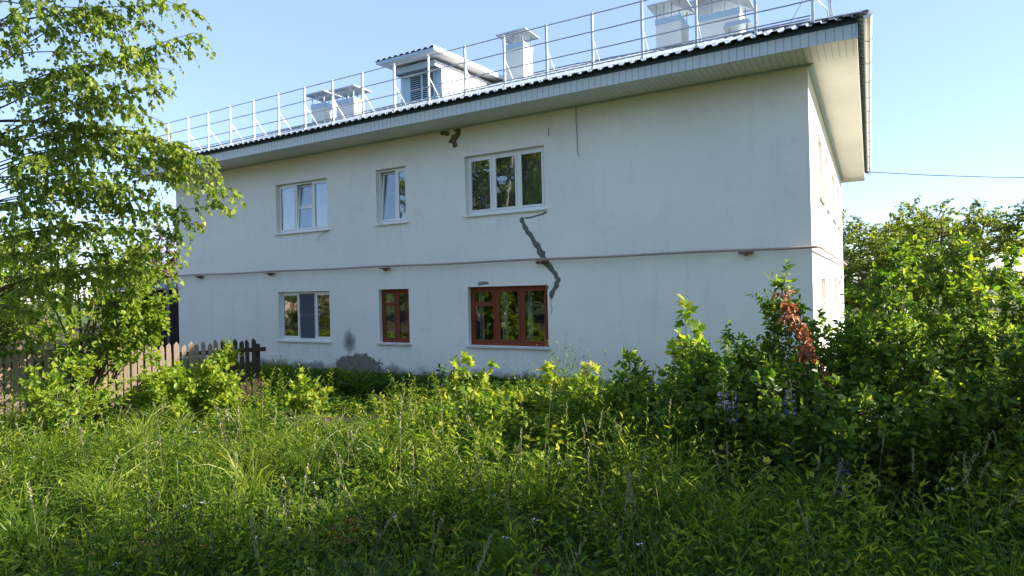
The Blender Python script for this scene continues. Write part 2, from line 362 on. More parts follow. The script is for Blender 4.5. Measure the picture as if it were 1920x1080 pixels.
# ================================================================== THE HOUSE
LX, DY, ZT = 17.62, 13.85, 5.73
house = empty('apartment_building', (0, 0, 0))
tag(house, 'two storey white plastered house with a cracked wall and grey corrugated roof', 'house')
UZ = (3.74, 5.05); LZ = (.86, 2.15); WX = [(4.5, 6.43), (8.08, 9.01), (10.68, 12.66)]
holes = [(a, b, *UZ) for a, b in WX] + [(a, b, *LZ) for a, b in WX]
RV = .17
def wall_with_holes(x0, x1, z0, z1, holes, fn, mb, depth):
    """fn(u,w,d) -> 3D point ; u along wall, w up, d into the wall"""
    us = sorted({x0, x1, *[h[0] for h in holes], *[h[1] for h in holes]}); ws = sorted({z0, z1, *[h[2] for h in holes], *[h[3] for h in holes]})
    for i in range(len(us) - 1):
        for j in range(len(ws) - 1):
            cu = (us[i] + us[i + 1]) / 2; cw = (ws[j] + ws[j + 1]) / 2
            if any(h[0] < cu < h[1] and h[2] < cw < h[3] for h in holes): continue
            mb.face([fn(us[i], ws[j], 0), fn(us[i + 1], ws[j], 0), fn(us[i + 1], ws[j + 1], 0), fn(us[i], ws[j + 1], 0)])
    for a, b, c, d in holes:
        mb.face([fn(a, c, 0), fn(a, c, depth), fn(a, d, depth), fn(a, d, 0)]); mb.face([fn(b, c, 0), fn(b, d, 0), fn(b, d, depth), fn(b, c, depth)])
        mb.face([fn(a, c, 0), fn(b, c, 0), fn(b, c, depth), fn(a, c, depth)]); mb.face([fn(a, d, 0), fn(a, d, depth), fn(b, d, depth), fn(b, d, 0)])
SH = [(y, y + w, *z) for z in (UZ, LZ) for y, w in ((2.1, 1.3), (4.6, .8), (7.2, 1.6), (9.9, 1.3), (12.1, .8))]
mb = MB()
wall_with_holes(0, LX, -.4, ZT, holes, lambda u, w, d: (u, d, w), mb, RV)
wall_with_holes(0, DY, -.4, ZT, SH, lambda u, w, d: (LX - d, u, w), mb, RV)
mb.face([(0, 0, -.4), (0, 0, ZT), (0, DY, ZT), (0, DY, -.4)]); mb.face([(0, DY, -.4), (0, DY, ZT), (LX, DY, ZT), (LX, DY, -.4)])
mb.build('wall', M['wall'], house)
# interior shell seen faintly through the panes
mb = MB(); mb.box(.3, LX - .3, .45, DY - .3, -.2, .1); mb.box(.3, LX - .3, .45, DY - .3, 2.75, 2.95); mb.box(.3, LX - .3, .32, DY - .3, 5.55, 5.7)
mb.box(.3, LX - .3, 3.4, 3.5, .1, 5.55)
for x in (3.2, 7.2, 9.8, 14.2): mb.box(x, x + .1, .32, 3.4, .1, 5.55)
mb.build('interior_shell', M['room'], house)
# plinth
rs = random.Random(3); mb = MB(); x = 0
while x < LX:
    w = min(rs.uniform(.5, 1.3), LX - x); mb.box(x, x + w - .004, -.045 - rs.random() * .02, -.003, -.3, .03 + rs.random() * .05 + .05 * x / LX); x += w
mb.build('plinth', M['concrete'], house, bevel=.008)

def hstrip(n, lo, hi, rr): return [(lo + (hi - lo) * i / n, rr()) for i in range(n + 1)]
def make_window(x0, x1, z0, z1, cols, fm, label=None, trans={}, tilt=None, net=None, curtains=(), fw=.055, side=False, sill='metal', cm='curtain'):
    """cols: fractional section borders. Built in the XZ plane at the back of the reveal."""
    y0, y1 = .10, .165
    mb = MB(); W_ = x1 - x0
    mb.box(x0 + .003, x0 + fw, y0, y1, z0 + .003, z1 - .003); mb.box(x1 - fw, x1 - .003, y0, y1, z0 + .003, z1 - .003)
    mb.box(x0 + fw, x1 - fw, y0, y1, z0 + .003, z0 + fw); mb.box(x0 + fw, x1 - fw, y0, y1, z1 - fw, z1 - .003)
    bs = [x0 + fw * .5] + [x0 + W_ * c for c in cols] + [x1 - fw * .5]
    for b in bs[1:-1]: mb.box(b - fw / 2, b + fw / 2, y0 - .002, y1, z0 + fw, z1 - fw)
    root = mb.build('window', fm, house, bevel=.006)
    if label: root['label'] = label
    for i in range(len(bs) - 1):
        a = bs[i] + fw / 2; b = bs[i + 1] - fw / 2; sw = .045
        sections = [(z0 + fw, z1 - fw)]
        if i in trans:
            zz = z0 + (z1 - z0) * trans[i]; sections = [(z0 + fw, zz), (zz, z1 - fw)]
        for c, d in sections:
            sb = MB(); yy0, yy1 = y0 - .012, y0 + .03
            sb.box(a, a + sw, yy0, yy1, c, d); sb.box(b - sw, b, yy0, yy1, c, d); sb.box(a + sw, b - sw, yy0, yy1, c, c + sw); sb.box(a + sw, b - sw, yy0, yy1, d - sw, d)
            s = sb.build('sash', fm, root, bevel=.005)
            pb = MB(); pb.box(a + sw - .004, b - sw + .004, y0 + .004, y0 + .012, c + sw - .004, d - sw + .004)
            pn = pb.build('pane', M['glass'], root)
            if tilt == i:
                for o in (s, pn):
                    piv = Matrix.Translation((0, y0, z0 + fw)) @ Matrix.Rotation(math.radians(-5), 4, 'X') @ Matrix.Translation((0, -y0, -z0 - fw)); o.matrix_local = piv
            if net == i:
                nb = MB(); nb.box(a + .005, b - .005, y0 - .03, y0 - .024, c + .005, d - .005); nb.build('insect_screen', M['net'], root)
    # curtains hanging inside
    for (ca, cb) in curtains:
        cb_ = MB(); n = max(6, int((cb - ca) * 40)); xs = [x0 + W_ * ca + (cb - ca) * W_ * k / n for k in range(n + 1)]
        for k in range(n):
            p = [(xs[q], .30 + .018 * math.sin(xs[q] * 70) + .008 * math.sin(xs[q] * 173), 0) for q in (k, k + 1)]
            cb_.face([(p[0][0], p[0][1], z0 - .02), (p[1][0], p[1][1], z0 - .02), (p[1][0], p[1][1], z1 + .03), (p[0][0], p[0][1], z1 + .03)])
        cb_.build('curtain', M[cm], root, smooth=True)
    sb = MB()
    if sill == 'metal':
        sb.prism([(x0 - .04, .10, z0 + .012), (x0 - .04, -.055, z0 - .012), (x0 - .04, -.055, z0 - .042), (x0 - .04, -.048, z0 - .042), (x0 - .04, -.02, z0 - .03), (x0 - .04, .10, z0 - .02)], (W_ + .08, 0, 0))
        sb.build('sill', M['white'] if not side else M['grey'], root)
    else:
        r2 = random.Random(int(x0 * 10)); n = 9; top = [z0 + .004 - r2.random() * .008 for _ in range(n + 1)]
        xx = [x0 - .05 + (W_ + .1) * k / n for k in range(n + 1)]
        sb.prism([(xx[k], -.06, top[k] - .008) for k in range(n + 1)] + [(xx[k], -.06, z0 - .055 + r2.random() * .014) for k in reversed(range(n + 1))], (0, .055, 0)); sb.build('sill', M['sillp'], root, bevel=.006)
    return root
make_window(*WX[0], *UZ, (.35, .68), M['white'], 'white upper window with its middle sash tilted open', trans={1: .5}, tilt=1, curtains=((0, .12),))
make_window(*WX[1], *UZ, (.6,), M['white'], 'narrow white upper window with two sections', tilt=0, curtains=((.66, 1.0),))
make_window(*WX[2], *UZ, (.34, .66), M['white'], 'wide white upper window above the crack', curtains=((0, 1.0),), cm='curtain_d', fw=.07)
make_window(*WX[0], *LZ, (.37, .68), M['white'], 'white lower window with insect screen in the middle', trans={1: .52}, net=1, curtains=((.0, .1), (.9, 1)))
make_window(*WX[1], *LZ, (.52,), M['brown'], 'narrow red-brown wooden window with a small vent pane', trans={0: .72}, curtains=((.05, .40), (.55, .75)), sill='old', fw=.07)
make_window(*WX[2], *LZ, (.345, .66), M['brown'], 'wide red-brown wooden window at the foot of the crack', trans={0: .70}, curtains=((.05, .12), (.36, .42), (.68, .73)), sill='old', fw=.075)
for a, b, c, d in SH:       # windows of the right side wall, seen nearly edge on
    w = make_window(a, b, c, d, (.5,), M['white'], side=True)
    w.matrix_local = Matrix(((0, -1, 0, LX), (1, 0, 0, 0), (0, 0, 1, 0), (0, 0, 0, 1)))

# crack filled with dark mortar, and the bare patches: thin lumpy mortar laid on the wall
def smear(pts, w, name, m, seed, th=.012, label=None, jag=.5):
    r2 = random.Random(seed); P = []
    for (a, b) in zip(pts[:-1], pts[1:]):
        n = max(2, int(math.hypot(b[0] - a[0], b[1] - a[1]) / .022))
        P += [(a[0] + (b[0] - a[0]) * k / n, a[1] + (b[1] - a[1]) * k / n) for k in range(n)]
    P.append(pts[-1]); mb = MB(); Lq = []; Rq = []
    ph = r2.random() * 6; ctl = [[r2.gauss(0, 1) for _ in range(len(P) // 3 + 3)] for _ in range(3)]
    def rn(k, i): q = i / 3; a_ = int(q); f_ = q - a_; f_ = f_ * f_ * (3 - 2 * f_); return ctl[k][a_] * (1 - f_) + ctl[k][a_ + 1] * f_
    for i, p in enumerate(P):
        a = P[max(0, i - 1)]; b = P[min(len(P) - 1, i + 1)]; dx, dz = b[0] - a[0], b[1] - a[1]; l = math.hypot(dx, dz) or 1
        nx, nz = -dz / l, dx / l; e = min(1, (i + .4) / 2, (len(P) - i - .6) / 2)
        ww = w * .5 * max(.45, .80 + .16 * math.sin(i * .11 + ph)) * e; o = rn(0, i) * w * jag * .07
        wl = max(.003, ww * (1 + rn(1, i) * jag * .26)); wr = max(.003, ww * (1 + rn(2, i) * jag * .26))
        Lq.append((p[0] + nx * (wl + o), p[1] + nz * (wl + o))); Rq.append((p[0] - nx * (wr - o), p[1] - nz * (wr - o)))
    for i in range(len(P) - 1):
        quad = [Lq[i], Lq[i + 1], Rq[i + 1], Rq[i]]
        c0 = [((Lq[k][0] + Rq[k][0]) / 2, (Lq[k][1] + Rq[k][1]) / 2) for k in (i, i + 1)]
        y = -.002; t0, t1 = -th * (.6 + .5 * math.sin(i * .9)), -th * (.6 + .5 * math.sin((i + 1) * .9))
        mb.face([(Lq[i][0], y, Lq[i][1]), (Lq[i + 1][0], y, Lq[i + 1][1]), (c0[1][0], t1 + y, c0[1][1]), (c0[0][0], t0 + y, c0[0][1])])
        mb.face([(c0[0][0], t0 + y, c0[0][1]), (c0[1][0], t1 + y, c0[1][1]), (Rq[i + 1][0], y, Rq[i + 1][1]), (Rq[i][0], y, Rq[i][1])])
    o = mb.build(name, m, house)
    if label: o['label'] = label
    return o
smear([(12.10, 3.60), (12.12, 3.50), (12.16, 3.37), (12.27, 3.25), (12.36, 3.10), (12.45, 2.97), (12.52, 2.86), (12.58, 2.75), (12.66, 2.62), (12.75, 2.47), (12.86, 2.36), (12.91, 2.25), (12.89, 2.13), (12.82, 2.05), (12.76, 1.96), (12.74, 1.86)], .14, 'crack_patch', M['mortar'], 33, label='long jagged crack filled with dark mortar', jag=.9)
smear([(12.74, 1.88), (12.73, 1.76), (12.76, 1.66), (12.74, 1.55)], .012, 'hairline', M['mortar'], 14)
smear([(12.60, 2.78), (12.50, 2.70), (12.44, 2.62)], .014, 'hairline', M['mortar'], 15)
smear([(12.16, 3.58), (12.3, 3.565), (12.45, 3.60), (12.6, 3.625), (12.70, 3.66)], .05, 'crack_patch', M['mortar'], 5, label='short dark mortar smear under the wide upper window')
smear([(12.40, 2.62), (12.46, 2.6), (12.5, 2.61)], .05, 'mortar_spot', M['mortar'], 8)
smear([(12.62, 2.16), (12.66, 2.11), (12.64, 2.04)], .07, 'mortar_spot', M['mortar'], 9)
smear([(10.03, 5.68), (10.13, 5.66), (10.24, 5.62), (10.27, 5.58)], .17, 'bare_patch', M['mortar_o'], 6, label='dark bare patch right under the eaves')
smear([(10.48, 5.73), (10.50, 5.64), (10.47, 5.55), (10.42, 5.47), (10.38, 5.40)], .18, 'bare_patch', M['mortar_o'], 7, jag=1.0)
smear([(10.26, 5.45), (10.34, 5.44), (10.42, 5.38), (10.40, 5.28)], .14, 'bare_patch', M['mortar_o'], 10, jag=1.0)
smear([(10.95, 2.215), (11.1, 2.24), (11.25, 2.22)], .09, 'mortar_spot', M['concrete'], 11)

# gas pipe along the wall with brackets
PZ = lambda x: 2.73 - .004 * x
mb = MB(); pts = [(-.36, -.12, 2.35), (.09, -.12, 2.35), (.12, -.12, 2.38), (.30, -.12, 2.70), (.34, -.12, 2.73)] + [(x, -.12, PZ(x) + .008 * math.sin(x * 1.7)) for x in np.linspace(1, 17.2, 24)] + [(17.68, -.12, 2.66), (17.74, -.06, 2.66)] + [(17.74, y, 2.655) for y in np.linspace(.5, 13.6, 8)]
pts[2] = (.12, -.12, 2.38); pts[3] = (.12, -.12, 2.70); pts[4] = (.16, -.12, 2.73)
mb.tube(pts, .024, 10); gp = mb.build('gas_pipe', M['pipe'], house, smooth=True)
for x in (1.17, 4.27, 8.36, 12.59, 16.58):
    mb = MB(); mb.box(x - .12, x + .12, -.135, -.003, PZ(x) - .055, PZ(x) - .028); mb.box(x - .015, x + .015, -.13, -.003, PZ(x) - .10, PZ(x) - .056); mb.build('bracket', M['bracket'], gp, bevel=.004)
mb = MB(); mb.tube([(-.36, -.12, .3), (-.36, -.12, 2.5)], .038, 10); mb.tube([(-.36, -.12, .2), (-.36, -.12, .62)], .06, 10)
mb.tube([(-.36, -.12, .38), (-.9, -.25, .34), (-2.2, -.4, .33)], .03, 8)
tag(mb.build('gas_riser', M['concrete'], gp, smooth=True))
# loose cables on the wall
mb = MB(); mb.tube([(13.41, -.02, 5.72), (13.405, -.02, 5.4), (13.42, -.022, 5.1), (13.415, -.02, 4.85), (13.44, -.025, 4.72)], .006, 5); mb.build('loose_cable', M['cable'], house)
mb = MB(); mb.tube([(6.42, -.03, 3.68), (6.3, -.04, 3.64), (6.15, -.05, 3.55), (6.07, -.04, 3.44)], .005, 5); mb.build('loose_cable', M['cable'], house)
mb = MB(); mb.tube([(12.78, -.012, 5.38), (12.785, -.012, 5.22)], .006, 5); mb.build('loose_cable', M['cable'], house)

# eaves: soffit, fascia, trim
FX0, FX1, FY0, FY1 = -.72, 18.34, -.85, 14.70
for nm, mk, bx in (('soffit', 'soffit', (FX0, FX1, FY0, -.002, ZT, ZT + .03)), ('soffit', 'soffit', (FX0, FX1, DY + .002, FY1, ZT, ZT + .03)), ('soffit', 'soffit_side', (LX + .002, FX1, 0, DY, ZT + .001, ZT + .031)), ('soffit', 'soffit_side', (FX0, -.002, 0, DY, ZT + .001, ZT + .031)),
                  ('fascia', 'fascia', (FX0, FX1, FY0 - .02, FY0 - .001, ZT - .012, ZT + .20)), ('fascia', 'fascia', (FX0, FX1, FY1 + .001, FY1 + .02, ZT - .012, ZT + .20)), ('fascia', 'fascia_side', (FX1 + .001, FX1 + .02, FY0, FY1, ZT - .012, ZT + .20)), ('fascia', 'fascia_side', (FX0 - .02, FX0 - .001, FY0, FY1, ZT - .012, ZT + .20))):
    mb = MB(); mb.box(*bx); mb.build(nm, M[mk], house)
mb = MB(); mb.box(FX0, FX1 + .03, FY0 - .012, FY0 - .002, ZT + .2005, ZT + .295); mb.build('eaves_dark_strip', M['teal'], house)  # added strip; dark band of the shaded roof edge put into its colour
mb = MB(); mb.box(FX1 + .003, FX1 + .014, FY0, FY1, ZT + .2005, ZT + .29); mb.build('eaves_dark_strip', M['teal'], house)
mb = MB(); mb.box(FX1 + .001, FX1 + .03, FY0 - .03, FY0 - .0205, ZT - .02, ZT + .2); mb.box(FX1 + .0205, FX1 + .03, FY0 - .02, FY0 + .05, ZT - .02, ZT + .2)
mb.box(.0, LX + .02, -.022, -.004, ZT - .03, ZT - .002); mb.box(LX + .004, LX + .05, 0.0, DY, ZT - .045, ZT - .002); mb.box(LX + .052, LX + .085, 0.0, DY, ZT - .02, ZT - .002)
mb.build('eaves_trim', M['blue'], house)
# roof: four slopes of corrugated sheet (hip roof), zinc on top, dark primer beneath
EX0, EX1, EY0, EY1, EZ, SL = -.90, 18.50, -1.0, 14.85, 5.985, .405
HALF = (EY1 - EY0) / 2
def slope(mb, length, fn, reach):
    """profile every 0.2 m along the eave; fn(u,v,h)->point, v up the slope in plan"""
    per, hh = .2, .036; prof = [(0, 0), (.06, 0), (.085, hh), (.175, hh)]
    us = []
    for k in range(int(length / per) + 1): us += [(k * per + a, b) for a, b in prof if k * per + a <= length]
    us.append((length, 0))
    for (a, ha), (b, hb) in zip(us[:-1], us[1:]):
        ra, rb = reach(a), reach(b)
        T = [fn(a, 0, ha), fn(b, 0, hb), fn(b, rb, hb), fn(a, ra, ha)]
        mb.face(T, 0); B_ = [(p[0], p[1], p[2] - .006) for p in T]; mb.face(list(reversed(B_)), 1); mb.face([T[0], B_[0], B_[1], T[1]], 1)
LXr = EX1 - EX0; LYr = EY1 - EY0
mb = MB()
slope(mb, LXr, lambda u, v, h: (EX0 + u, EY0 + v, EZ + SL * v + h), lambda u: min(HALF, u, LXr - u))
slope(mb, LXr, lambda u, v, h: (EX1 - u, EY1 - v, EZ + SL * v + h), lambda u: min(HALF, u, LXr - u))
slope(mb, LYr, lambda u, v, h: (EX1 - v, EY0 + u, EZ + SL * v + h), lambda u: min(u, LYr - u))
slope(mb, LYr, lambda u, v, h: (EX0 + v, EY1 - u, EZ + SL * v + h), lambda u: min(u, LYr - u))
roof = mb.build('roof', [M['zinc'], M['under']], house)
RZ = EZ + SL * HALF
mb = MB()
for a, b in (((EX0 + HALF, EY0 + HALF, RZ), (EX1 - HALF, EY0 + HALF, RZ)), ((EX1, EY0, EZ), (EX1 - HALF, EY0 + HALF, RZ)), ((EX0, EY0, EZ), (EX0 + HALF, EY0 + HALF, RZ)), ((EX1, EY1, EZ), (EX1 - HALF, EY0 + HALF, RZ)), ((EX0, EY1, EZ), (EX0 + HALF, EY0 + HALF, RZ))):
    a, b = Vector(a), Vector(b); d = (b - a).normalized(); s_ = d.cross(Vector((0, 0, 1))).normalized() * .13; u_ = Vector((0, 0, .055))
    mb.face([a - s_ + u_ * .4, a + u_ * 1.3, b + u_ * 1.3, b - s_ + u_ * .4]); mb.face([a + u_ * 1.3, a + s_ + u_ * .4, b + s_ + u_ * .4, b + u_ * 1.3])
mb.build('ridge_cap', M['zinc'], roof)
# side gutter, half round, added: its white stands in for sunlit sheet ends
mb = MB(); prof = [(18.505 + .055 * math.cos(a), 6.0 - .03 + .055 * math.sin(a)) for a in np.linspace(math.pi, 2 * math.pi, 8)]
for (a, b) in zip(prof[:-1], prof[1:]): mb.face([(a[0], -1.02, a[1]), (b[0], -1.02, b[1]), (b[0], 13.9, b[1]), (a[0], 13.9, a[1])])
mb.face([(x, -1.02, z) for x, z in prof]); g_ = mb.build('gutter', M['white'], house, smooth=False)
for y in np.arange(0, 15, 1.2):
    mb = MB(); mb.tube([(18.42, y, 5.99), (18.44, y, 5.93), (18.505, y, 5.905), (18.57, y, 5.95), (18.575, y, 5.985)], .006, 5); mb.build('gutter_hook', M['steel'], g_)

# roof railing
rail_root = MB(); y_ = -.55; b0 = EZ + SL * (y_ - EY0) + .04
for dz, yy in ((.10, y_ - .02), (.05, y_ - .16)): rail_root.tube([(EX0 + .4, yy, b0 + dz - (.05 if yy < y_ - .1 else 0)), (17.72, yy, b0 + dz - (.05 if yy < y_ - .1 else 0))], .012, 6)
rg = rail_root.build('roof_railing', M['steel'], house)
xs_post = [.55, 1.5] + [2.42 + .965 * i for i in range(16)] + [17.75]
def rpost(x, y, bz, back):
    mb = MB(); mb.box(x - .018, x + .018, y - .003, y + .003, bz - .02, bz + 1.05); mb.box(x + .016, x + .022, y + .003, y + .04, bz - .02, bz + 1.05)
    bx, by = back; mb.prism([(x - .004, y + .006, bz + .60), (x + .004, y + .006, bz + .60), (x + .004 + bx, y + by, bz + SL * by + .02), (x - .004 + bx, y + by, bz + SL * by + .02)], (0, .012, .02))
    mb.box(x - .03, x + .03, y - .04, y + .12, bz - .02, bz + .0)
    mb.build('post', M['post'], rg)
for x in xs_post: rpost(x, y_, b0, (0.0 if x < 17.7 else -.35, .42 if x < 17.7 else .05))
for dz in (1.03, .70, .36):
    mb = MB(); pts = [(.1, y_ + .02, b0 + dz)] + [(x, y_ + .02, b0 + dz - .006 * (i % 2)) for i, x in enumerate(np.linspace(.8, 17.4, 12))] + [(17.8, y_ + .02, b0 + dz), (17.93, 0.0, b0 + dz), (17.93, 14.2, b0 + dz)]
    mb.tube(pts, .0125, 6); mb.build('rail', M['steel'], rg, smooth=True)
for y in np.arange(1.2, 14, 1.6): rpost(17.93, y, b0, (-.3, .02))

# dormer with louvred vent
dm = MB(); DX0, DX1, DF, DTZ = 7.05, 8.48, 2.0, 8.26
dm.prism([(DX1, DF + .28, 7.3), (DX1, 5.6, 8.4), (DX1, 5.6, DTZ + .22), (DX1, DF, DTZ), (DX1, DF, DTZ - .14), (DX1, DF + .28, DTZ - .14)], (-.03, 0, 0), 0)
dm.prism([(DX0, DF + .28, 7.3), (DX0, 5.6, 8.4), (DX0, 5.6, DTZ + .22), (DX0, DF, DTZ), (DX0, DF, DTZ - .14), (DX0, DF + .28, DTZ - .14)], (.03, 0, 0), 0)
dm.box(DX0 + .031, DX1 - .031, DF + .28, DF + .31, 7.2, DTZ, 1)
dm.box(DX0 + .031, DX1 - .031, DF - .002, DF + .279, DTZ - .138, DTZ - .11, 2)
dm.box(DX0 - .001, DX1 + .001, DF - .03, DF - .003, DTZ - .145, DTZ + .02, 1)
dormer = dm.build('dormer', [M['chim'], M['blue'], M['under']], house)
lv = MB(); lx0, lx1, lz0, lz1 = DX0 + .33, DX1 - .22, 7.38, 8.07; yb = DF + .279
for a, b in ((lx0, lx0 + .04), ((lx0 + lx1) / 2 - .03, (lx0 + lx1) / 2 + .03), (lx1 - .04, lx1)): lv.box(a, b, yb - .04, yb - .001, lz0, lz1)
lv.box(lx0, lx1, yb - .038, yb - .001, lz0 - .04, lz0 - .001); lv.box(lx0, lx1, yb - .038, yb - .001, lz1 + .001, lz1 + .04); lv.box(lx0 + .04, lx1 - .04, yb - .004, yb - .0015, lz0, lz1, 1)
for i in range(12):
    z = lz0 + (i + .3) * (lz1 - lz0) / 12; lv.prism([(lx0 + .04, yb - .035, z), (lx0 + .04, yb - .005, z + .03), (lx0 + .04, yb - .005, z + .036), (lx0 + .04, yb - .035, z + .006)], (lx1 - lx0 - .08, 0, 0), 0)
lv.build('louvre', [M['blue'], M['dark']], dormer)
dr = MB(); hh = .035; yr0, yr1 = 1.5, 5.85; zr0, zr1 = 8.40, 8.40 + .25
xr0, xr1 = 6.80, 8.80; prof = []
k = 0
while xr0 + k * .2 < xr1 - .02:
    prof += [(xr0 + k * .2, 0), (xr0 + k * .2 + .06, 0), (xr0 + k * .2 + .085, hh), (xr0 + k * .2 + .175, hh)]; k += 1
prof = [p for p in prof if p[0] < xr1] + [(xr1, 0)]
for (a, ha), (b, hb) in zip(prof[:-1], prof[1:]):
    T = [(a, yr0, zr0 + ha), (b, yr0, zr0 + hb), (b, yr1, zr1 + hb), (a, yr1, zr1 + ha)]; dr.face(T, 0); Bq = [(p[0], p[1], p[2] - .008) for p in T]; dr.face(list(reversed(Bq)), 1); dr.face([T[0], Bq[0], Bq[1], T[1]], 1)
dr.prism([(xr1 + .002, yr0, zr0 + .03), (xr1 + .002, yr1, zr1 + .03), (xr1 + .002, yr1, zr1 - .09), (xr1 + .002, yr0, zr0 - .09)], (.012, 0, 0), 2)
dr.prism([(xr0 + .03, yr0 + .05, zr0 - .05), (xr1, yr0 + .05, zr0 - .05), (xr1, yr1, zr1 - .05), (xr0 + .03, yr1, zr1 - .05)], (0, 0, -.02), 3)
dr.box(xr0 + .03, xr1, yr0 + .02, yr0 + .045, zr0 - .09, zr0 - .009, 4)
dr.build('dormer_roof', [M['zinc'], M['under'], M['white'], M['chim'], M['blue']], dormer)

def chimney(x0, x1, y0, y1, ztop, pyr=True, gap=.27, ov=.17, label=None, n=3):
    xc, yc = (x0 + x1) / 2, (y0 + y1) / 2
    zb = min(EZ + SL * (y0 - EY0), EZ + SL * (EX1 - x1), EZ + SL * (x0 - EX0)) - .15
    mb = MB(); mb.box(x0, x1, y0, y1, zb, ztop); c = mb.build('chimney', M['chim'], house, bevel=.012)
    if label: c['label'] = label
    mb = MB(); e = .012
    mb.box(x0 - e, x1 + e, y0 - e, y0 - .001, ztop - .14, ztop + .015); mb.box(x0 - e, x1 + e, y1 + .001, y1 + e, ztop - .14, ztop + .015)
    mb.box(x0 - e, x0 - .001, y0, y1, ztop - .14, ztop + .015); mb.box(x1 + .001, x1 + e, y0, y1, ztop - .14, ztop + .015); mb.build('collar', M['blue'], c)
    zc = ztop + gap + .06
    for i in range(n):
        for y in (y0 + .02, y1 - .02):
            x = x0 + .03 + (x1 - x0 - .06) * i / (n - 1); mb = MB(); mb.box(x - .014, x + .014, y - .012, y + .012, ztop - .10, zc); mb.build('cap_support', M['steel'], c)
    mb = MB(); X0, X1, Y0, Y1 = x0 - ov, x1 + ov, y0 - ov, y1 + ov; h = .16
    if X1 - X0 < Y1 - Y0: r0_, r1_ = (xc, Y0 + (X1 - X0) / 2, zc + h), (xc, Y1 - (X1 - X0) / 2, zc + h)
    else: r0_, r1_ = (X0 + (Y1 - Y0) / 2, yc, zc + h), (X1 - (Y1 - Y0) / 2, yc, zc + h)
    A, B_, C_, D_ = (X0, Y0, zc), (X1, Y0, zc), (X1, Y1, zc), (X0, Y1, zc)
    if X1 - X0 < Y1 - Y0: fs = [(A, B_, r0_), (B_, C_, r1_, r0_), (C_, D_, r1_), (D_, A, r0_, r1_)]
    else: fs = [(A, B_, r1_, r0_), (B_, C_, r1_), (C_, D_, r0_, r1_), (D_, A, r0_)]
    for f in fs: mb.face(f); mb.face([(p[0], p[1], p[2] - .008) for p in reversed(f)])
    for a, b in ((A, B_), (B_, C_), (C_, D_), (D_, A)): mb.face([a, b, (b[0], b[1], b[2] - .03), (a[0], a[1], a[2] - .03)])
    mb.build('cap', M['zinc'], c)
chimney(2.70, 3.29, 3.0, 3.5, 8.25, label='leftmost chimney')
chimney(3.81, 4.57, 3.0, 3.46, 8.19, n=4, label='chimney just right of the leftmost one')
chimney(8.87, 9.55, 5.0, 5.6, 9.52, n=3, label='chimney right behind the dormer')
chimney(13.6, 14.27, 5.0, 5.85, 9.2, n=4, gap=.32, label='narrower of the two right-hand chimneys')
chimney(14.71, 15.75, 5.0, 6.1, 9.02, n=4, gap=.34, label='widest and rightmost chimney')
mb = MB(); mb.box(15.6, 15.64, 4.3, 4.34, 7.4, 8.25); mb.box(16.0, 16.04, 4.3, 4.34, 7.2, 8.25); mb.prism([(15.5, 4.1, 8.25), (16.14, 4.1, 8.25), (16.06, 4.1, 8.36), (15.58, 4.1, 8.36)], (0, .4, 0)); mb.build('roof_vent', M['zinc'], house)

# ================================================================== FENCE
fence = empty('picket_fence', (8.45, -3.8, .05)); tag(fence, 'weathered wooden picket fence half hidden by the bright bush', 'fence')
fo = Vector((8.45, -3.8, .05)); fd = Vector((-.588, -.809, 0)); fnr = Vector((.809, -.588, 0))
def fpt(s, n, z): return fd * s + fnr * n + Vector((0, 0, z))
r2 = random.Random(5)
s = 0; i = 0
while s < 6.2:
    w = r2.uniform(.072, .088); top = 1.20 + r2.uniform(-.03, .035) - .01 * s; ln = r2.uniform(-.012, .012)
    mb = MB(); poly = [fpt(s, .02, .0 + r2.uniform(0, .05)), fpt(s + w, .02, .0), fpt(s + w + ln, .02, top - .03), fpt(s + w * r2.uniform(.3, .7) + ln, .02, top + .025), fpt(s + ln, .02, top - .04)]
    mb.prism(poly, fnr * .02); o = mb.build('picket', M['picket_d'] if s < .62 else M['picket'], fence, bevel=.003); s += w + r2.uniform(.022, .038); i += 1  # house-end pickets use a darker copy, house shade put into the colour
for z in (.32, .98):
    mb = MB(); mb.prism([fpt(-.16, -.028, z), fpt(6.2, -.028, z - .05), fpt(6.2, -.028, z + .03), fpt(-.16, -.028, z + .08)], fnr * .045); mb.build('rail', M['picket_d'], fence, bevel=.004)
for s in (-.02, 2.4, 4.8):
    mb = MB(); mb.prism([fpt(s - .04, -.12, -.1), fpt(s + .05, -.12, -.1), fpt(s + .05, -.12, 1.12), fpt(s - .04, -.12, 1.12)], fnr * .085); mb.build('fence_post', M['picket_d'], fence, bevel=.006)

# ================================================================== FAR THINGS LEFT
mb = MB(); mb.box(-3.5, 1.8, 0, 3, 0, 2.35)
for k in range(26): mb.box(-3.5 + k * .2, -3.5 + k * .2 + .17, -.03, -.001, .0, 2.3)
shed = empty('shed', (-3.2, 1.2, 0)); w_ = mb.build('wall', M['shed'], shed)
tag(shed, 'dark boarded shed in the shade beyond the left end of the white house', 'shed')
mb = MB(); mb.prism([(-3.8, -.3, 2.36), (2.1, -.3, 2.36), (2.1, 3.3, 2.75), (-3.8, 3.3, 2.75)], (0, 0, .05)); mb.build('roof', M['shedroof'], shed)
w_.scale = (1, 1, 1)
hs = empty('pink_house', (-21, 13, 0)); tag(hs, 'far pinkish house with red-brown roof seen between leaves at left', 'house')
mb = MB(); mb.box(-5, 5, 0, 7, 0, 3.3); mb.prism([(-5, 0, 3.3), (-5, 7, 3.3), (-5, 3.5, 5.0)], (.1, 0, 0)); mb.prism([(5, 0, 3.3), (5, 7, 3.3), (5, 3.5, 5.0)], (-.1, 0, 0)); mb.build('wall', M['pinkwall'], hs)
